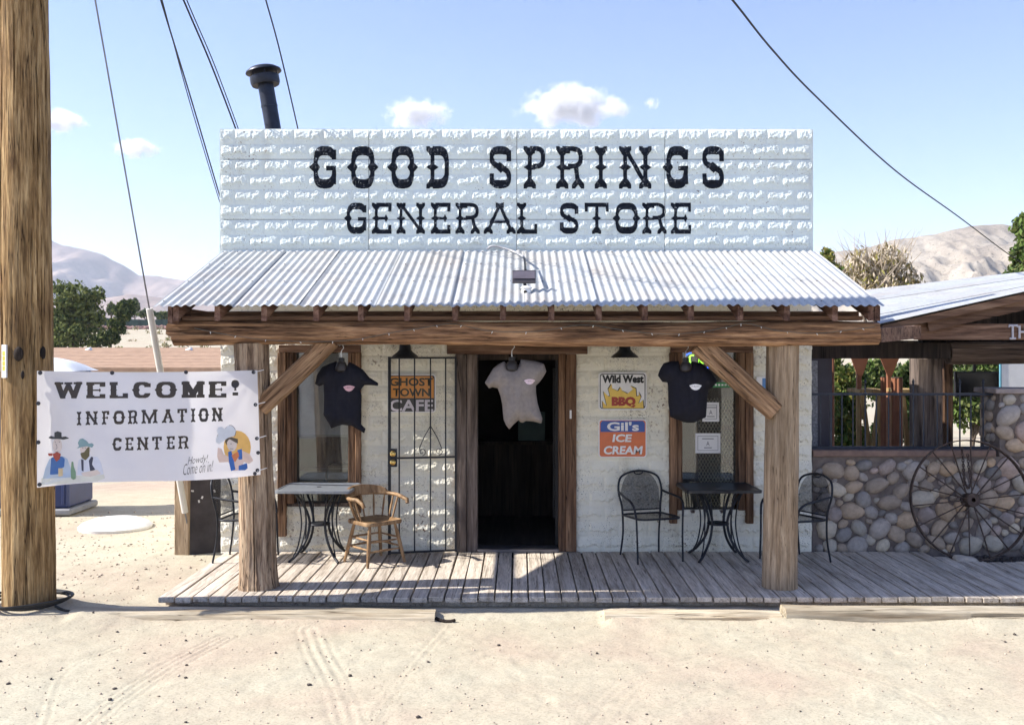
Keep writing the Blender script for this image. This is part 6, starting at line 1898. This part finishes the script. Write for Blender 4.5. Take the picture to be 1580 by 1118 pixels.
tree("leafy_shrub", "sunlit green shrub far behind the round table", "shrub", 1500, 19.0, None, [(1480, 590, 26, 36), (1520, 585, 30, 40), (1560, 600, 28, 40), (1500, 630, 40, 30), (1550, 640, 40, 30)], 9000, .06, [L1, L2, L5], 12, .05)

tree("hedge", "long dark green hedge closing the view behind the patio", "hedge", 1400, 23.0, None, [(1270 + 34 * k, 590 + 6 * math.sin(k * 2.1), 30, 34) for k in range(12)], 15000, .075, [L1, L2, L1, L5], 13, .05, None, .3, 1.0, 0)
wsh = thing("white_canvas", "white canvas hanging in the sun beyond the stone pillar", "canvas", (PX(1570, 16), 16, 1.5))
MB().box(PX(1545, 16), PX(1640, 16), 16, 16.02, PZ(606, 16), PZ(556, 16)).build("cloth", M['white'], wsh)
MB().box(PX(1543, 16), PX(1545, 16), 15.99, 16.03, .0, PZ(552, 16)).build("pole", plain("blue_pole", (.10, .28, .36), .5), wsh)
MB().box(PX(1640, 16), PX(1642, 16), 15.99, 16.03, .0, PZ(552, 16)).build("pole", bpy.data.materials["blue_pole"], wsh)
# ------------------------------------------------------------------ left background
hs = thing("low_house", "low house with a brown shingle roof behind the banner", "house", (-10, 24, 0))
hx0, hx1 = PX(-60, 22), PX(440, 22)
shing = plain("brown_shingle", (.36, .235, .155), .9, 0, .18, 5, .4)
def hroof(y0, z0, y1, z1): return MB().add([(hx0, y0, z0), (hx1, y0, z0), (hx1, y1, z1), (hx0, y1, z1), (hx0, y0, z0 - .09), (hx1, y0, z0 - .09), (hx1, y1, z1 - .09), (hx0, y1, z1 - .09)], [(0, 1, 2, 3), (7, 6, 5, 4), (0, 4, 5, 1), (1, 5, 6, 2), (2, 6, 7, 3), (3, 7, 4, 0)])
zr = PZ(536, 26.2); ze = PZ(567, 22)
rf_ = hroof(22, ze, 26.2, zr).build("roof", shing, hs)
hroof(30.4, ze, 26.205, zr).build("roof", shing, hs)
for k in range(14):      # shingle courses
    u_ = (k + .5) / 14; y_ = 22 + 4.2 * u_; z_ = ze + (zr - ze) * u_
    MB().box(hx0, hx1, y_ - .004, y_ + .02, z_ + .001, z_ + .006).build("course", shing, rf_)
MB().box(hx0 + .3, hx1 - .3, 22.4, 30, -.1, ze - .05).build("wall", M['cream'], hs)
for px, py in ((134, 541), (289, 539)):
    y_ = 25.6; x_ = PX(px, y_)
    MB().tube([(x_, y_, PZ(544, y_) - .05), (x_, y_, PZ(542, y_) + .03), (x_ + .12, y_ - .05, PZ(541, y_) + .05)], .05, 10).build("vent_pipe", M['white'], rf_, 50)
gfn = thing("screen_fence", "long dark green screen fence on the slope below the mountains", "fence", (-70, 150, 6))
gmat = plain("green_screen", (.025, .05, .045), .8, 0, .2, 2)
xf0, xf1 = PX(60, 150), PX(300, 150)
n_ = 14
zz = [float(ground_z(np.array([xf0 + (xf1 - xf0) * k / n_]), np.array([150.]))[0]) for k in range(n_ + 1)]
for k in range(n_):
    a_, b_ = xf0 + (xf1 - xf0) * k / n_, xf0 + (xf1 - xf0) * (k + 1) / n_
    MB().add([(a_ + .04, 150, zz[k] - .1), (b_ - .04, 150, zz[k + 1] - .1), (b_ - .04, 150, zz[k + 1] + 1.55), (a_ + .04, 150, zz[k] + 1.55), (a_ + .04, 150.03, zz[k] - .1), (b_ - .04, 150.03, zz[k + 1] - .1), (b_ - .04, 150.03, zz[k + 1] + 1.55), (a_ + .04, 150.03, zz[k] + 1.55)], [(0, 1, 2, 3), (7, 6, 5, 4), (0, 4, 5, 1), (1, 5, 6, 2), (2, 6, 7, 3), (3, 7, 4, 0)]).build("screen_panel", gmat, gfn)
for k in range(n_ + 1): MB().box(xf0 + (xf1 - xf0) * k / n_ - .035, xf0 + (xf1 - xf0) * k / n_ + .035, 149.98, 150.05, zz[k] - .3, zz[k] + 1.65).build("post", M['iron'], gfn)
def slope_stuff(name, n, area, smin, smax, mat, seed, label):
    o = scatter(name, n, area, smin, smax, mat, seed, ground_z, 2.0); tag(o, label, "rubble"); return o
slope_stuff("rubble_bank", 2600, (PX(40, 138), PX(330, 138), 132, 144), .15, .55, plain("red_rubble", (.20, .115, .10), .9, 0, .35, 1), 23, "bank of reddish rubble below the green screen fence")
r_ = np.random.default_rng(8)
bl_ = [(r_.uniform(-75, -26), r_.uniform(78, 130), 0, 0, 0, 0) for _ in range(150)]
bl_ = [(a_, b_, float(ground_z(np.array([a_]), np.array([b_]))[0]) + .15, .5, .5, .32) for a_, b_, *_ in bl_]
kind(tag(obj("sagebrush", crown_mesh("sagebrush", bl_, 9000, .12, [L3, L6, L2], 31)), "dry sage scrub dotted over the sandy slope", "scrub"), "stuff")
slab = MB().box(PX(235, 62), PX(330, 62), 60, 66, 0, 1.75).build("side_shed", plain("pale_metal", (.45, .50, .55), .5, .2), None)
tag(slab, "pale metal shed roof below the rubble bank beside the porch", "shed")

# portable toilet left of and behind the pole
tx0, tx1, ty0 = PX(-45, 13.6), PX(108, 13.6), 13.6
pb = thing("portable_toilet", "dark blue portable toilet with white roof behind the utility pole", "toilet", ((tx0 + tx1) / 2, ty0 + .6, .04))
blu = plain("blue_plastic", (.018, .030, .10), .4, 0, .12, 4)
MB().box(tx0 + .03, tx1 - .03, ty0 + .02, ty0 + .82, .15, 2.02).build("body", blu, pb, bevel=.03)
for k in range(5):
    x_ = tx0 + .08 + (tx1 - tx0 - .2) * k / 4
    MB().box(x_, x_ + .04, ty0 - .002, ty0 + .021, .2, 1.95).build("rib", blu, pb, bevel=.006)
MB().box(tx0 - .02, tx1 + .02, ty0 - .03, ty0 + .87, .06, .148).build("base", plain("grey_base", (.20, .20, .21), .7), pb, bevel=.02)
nu = 13; V = []
for a_ in np.linspace(-1, 1, nu):
    for b_ in np.linspace(-1, 1, nu):
        h_ = .20 * (1 - abs(a_) ** 2.2) ** .6 * (1 - abs(b_) ** 2.2) ** .6
        V.append(((tx0 + tx1) / 2 + a_ * (tx1 - tx0) * .52, ty0 + .42 + b_ * .45, 2.024 + h_))
i = np.arange(nu * nu).reshape(nu, nu)
f = np.stack([i[:-1, :-1], i[1:, :-1], i[1:, 1:], i[:-1, 1:]], -1).reshape(-1, 4)
obj("roof", mesh("roof", V, f, plain("white_plastic", (.72, .74, .77), .4, 0, .04, 4), 180), pb)
# septic lid
lid = thing("concrete_lid", "white domed concrete lid lying on the sand below the banner", "lid", (PX(176, 12.7), 12.75, .03))
MB().lathe([(.44, -.02), (.45, .03), (.40, .07), (.28, .115), (.12, .135), (.03, .138)], 30, (PX(176, 12.7), 12.75, .04)).build("dome", plain("white_concrete", (.66, .65, .62), .9, 0, .12, 6, .4), lid, 50)
# dark panel and plank beside the store corner
dp = thing("panel_screen", "dark scratched panel leaning beside the store corner below the banner", "panel", (PX(318, 11.0), 11.0, .04))
dmat = plain("dark_panel", (.045, .038, .042), .6, 0, .4, 5, .3)
MB().add([(PX(292, 10.98), 10.98, .04), (PX(347, 11.15), 11.15, .04), (PX(347, 11.15), 11.2, 1.35), (PX(292, 10.98), 11.03, 1.35), (PX(292, 10.98), 11.03, .04), (PX(347, 11.15), 11.2, .04), (PX(347, 11.15), 11.25, 1.35), (PX(292, 10.98), 11.08, 1.35)], [(0, 1, 2, 3), (7, 6, 5, 4), (0, 4, 5, 1), (1, 5, 6, 2), (2, 6, 7, 3), (3, 7, 4, 0)]).build("sheet", dmat, dp)
for px, py in ((297, 757), (312, 767), (331, 757), (307, 773)): MB().obox(P(px, py, 10.985 + (px - 292) / 55 * .17), (.018, .006, .03), Matrix.Rotation(R(px * 7), 3, 'Y')).build("paint_chip", M['s_white'], dp)
wp = MB().box(PX(269, 10.95), PX(291, 10.95), 10.95, 11.06, .0, 1.5).build("upright_plank", M['post2'], None, bevel=.006)
tag(wp, "weathered upright plank beside the dark panel below the banner", "plank")

# ------------------------------------------------------------------ overhead wires
wm_ = plain("overhead_wire", (.02, .02, .024), .6, 0, .2, 5)
def wire(label, pts, r_):
    o = MB().tube(smooth_path([P(*p) for p in pts], 10), r_, 6).build("overhead_wire", wm_, None, 60)
    tag(o, label, "wire", "overhead wires")
wire("outer overhead wire ending at the left edge of the false front", [(150, -400, 8.7), (205, -150, 9.4), (248, 0, 10.0), (294, 150, 11.4), (342, 312, 13.2), (350, 335, 13.4)], .009)
wire("thin overhead wire running close below the outer wire", [(158, -400, 8.8), (208, -150, 9.5), (250, 0, 10.1), (292, 155, 11.5), (337, 305, 13.3), (346, 332, 13.5)], .006)
wire("thick overhead wire left of the chimney pipe", [(150, -330, 8.8), (220, -150, 9.6), (283, 0, 10.4), (325, 98, 11.5), (363, 197, 12.8), (372, 225, 13.0)], .011)
wire("thin overhead wire twin left of the chimney pipe", [(160, -330, 8.9), (228, -150, 9.7), (288, 0, 10.5), (330, 98, 11.6), (367, 197, 12.9), (376, 225, 13.1)], .007)
wire("overhead wire passing just right of the chimney cap", [(300, -400, 9.0), (372, -130, 10.0), (410, 0, 10.8), (432, 80, 11.8), (459, 196, 13.0), (466, 230, 13.2)], .009)
wire("long sagging overhead wire crossing the sky at upper right", [(960, -210, 9.0), (1040, -105, 10.0), (1130, 0, 11.5), (1190, 75, 13), (1260, 150, 15), (1380, 262, 19), (1480, 335, 23), (1556, 392, 28.5), (1600, 420, 30)], .014)
rough_log("back_pole", (PX(1602, 30.4), 30.4, 0), (PX(1602, 30.4), 30.4, 5.2), .12, .10, M['post'], None, 2.0, .006, 2, 71, 16, 12)
tag(bpy.data.objects["back_pole"], "wooden pole standing in the green tree beyond the right edge", "pole")
# ------------------------------------------------------------------ clouds and the desert haze
def cloud_mat(name, seed, dens):
    m = bpy.data.materials.new(name); m.use_nodes = True; nt = m.node_tree
    nt.nodes.remove(nt.nodes["Principled BSDF"])
    pv = nt.nodes.new("ShaderNodeVolumePrincipled")
    pv.inputs["Color"].default_value = (1, 1, 1, 1); pv.inputs["Anisotropy"].default_value = .2
    tc = nt.nodes.new("ShaderNodeTexCoord")
    ln = nt.nodes.new("ShaderNodeVectorMath"); ln.operation = 'LENGTH'
    nt.links.new(tc.outputs["Object"], ln.inputs[0])
    off = nt.nodes.new("ShaderNodeVectorMath"); off.operation = 'ADD'; off.inputs[1].default_value = (seed * 7.3, seed * 3.1, 0)
    nt.links.new(tc.outputs["Object"], off.inputs[0])
    mp = nt.nodes.new("ShaderNodeVectorMath"); mp.operation = 'MULTIPLY'; mp.inputs[1].default_value = (1.6, 1.0, .75)
    nt.links.new(off.outputs[0], mp.inputs[0])
    n = noise(nt, mp.outputs[0], 1.7, 6, .62)
    def mth(op, a, b):
        x = nt.nodes.new("ShaderNodeMath"); x.operation = op
        for k, q in enumerate((a, b)):
            if hasattr(q, "is_linked"): nt.links.new(q, x.inputs[k])
            else: x.inputs[k].default_value = q
        return x.outputs[0]
    d = mth('SUBTRACT', 1.0, ln.outputs["Value"])
    d = mth('MULTIPLY', d, 0.8)
    d = mth('ADD', d, mth('MULTIPLY', mth('SUBTRACT', n, .60), 2.0))
    d = mth('MULTIPLY', mth('MAXIMUM', d, 0.0), dens)
    # nothing at the very rim of the domain
    d = mth('MULTIPLY', d, ramp(nt, ln.outputs["Value"], [(.75, 1.0), (.98, 0.0)]))
    nt.links.new(d, pv.inputs["Density"])
    nt.links.new(pv.outputs[0], nt.nodes["Material Output"].inputs["Volume"])
    return m
def cloud(label, px0, px1, py0, py1, seed, dens=.16):
    y = 3000.0
    c = P((px0 + px1) / 2, (py0 + py1) / 2, y)
    bm = bmesh.new(); bmesh.ops.create_icosphere(bm, subdivisions=3, radius=1.0)
    me = bpy.data.meshes.new("cloud"); bm.to_mesh(me); bm.free()
    me.materials.append(cloud_mat("cloud_vapour", seed, dens))
    o = obj("cloud", me, None, loc=Vector(c))
    w, h = (px1 - px0) * y / F / 2, (py1 - py0) * y / F / 2
    o.scale = (w * 1.4, w * .7, h * 1.5)
    tag(o, label, "cloud", "small fair-weather clouds")
cloud("wide white cloud above the right half of the sign lettering", 806, 958, 138, 192, 3)
cloud("small white cloud above the first word of the sign", 598, 690, 156, 196, 5)
cloud("white cloud emerging from behind the utility pole", 40, 128, 172, 204, 8)
cloud("little white cloud crossed by the guy wire", 174, 246, 216, 242, 12)
cloud("faint wisp of cloud right of the wide cloud", 994, 1018, 152, 168, 15, .10)
scene.cycles.volume_step_rate = 1.0
scene.cycles.volume_max_steps = 64
scene.cycles.volume_bounces = 2

hz = MB().box(-6700, 6700, -3200, 7200, -1.5, 560).build("haze", None)
kind(hz, "stuff")
hm = bpy.data.materials.new("haze_air"); hm.use_nodes = True
hm.node_tree.nodes.remove(hm.node_tree.nodes["Principled BSDF"])
pv = hm.node_tree.nodes.new("ShaderNodeVolumePrincipled")
pv.inputs["Color"].default_value = (.80, .88, 1.0, 1); pv.inputs["Density"].default_value = 1.25e-4; pv.inputs["Anisotropy"].default_value = 0.1
hm.node_tree.links.new(pv.outputs[0], hm.node_tree.nodes["Material Output"].inputs["Volume"])
hz.data.materials.clear(); hz.data.materials.append(hm)
tag(hz, "pale blue desert haze in front of the far mountains", "haze")
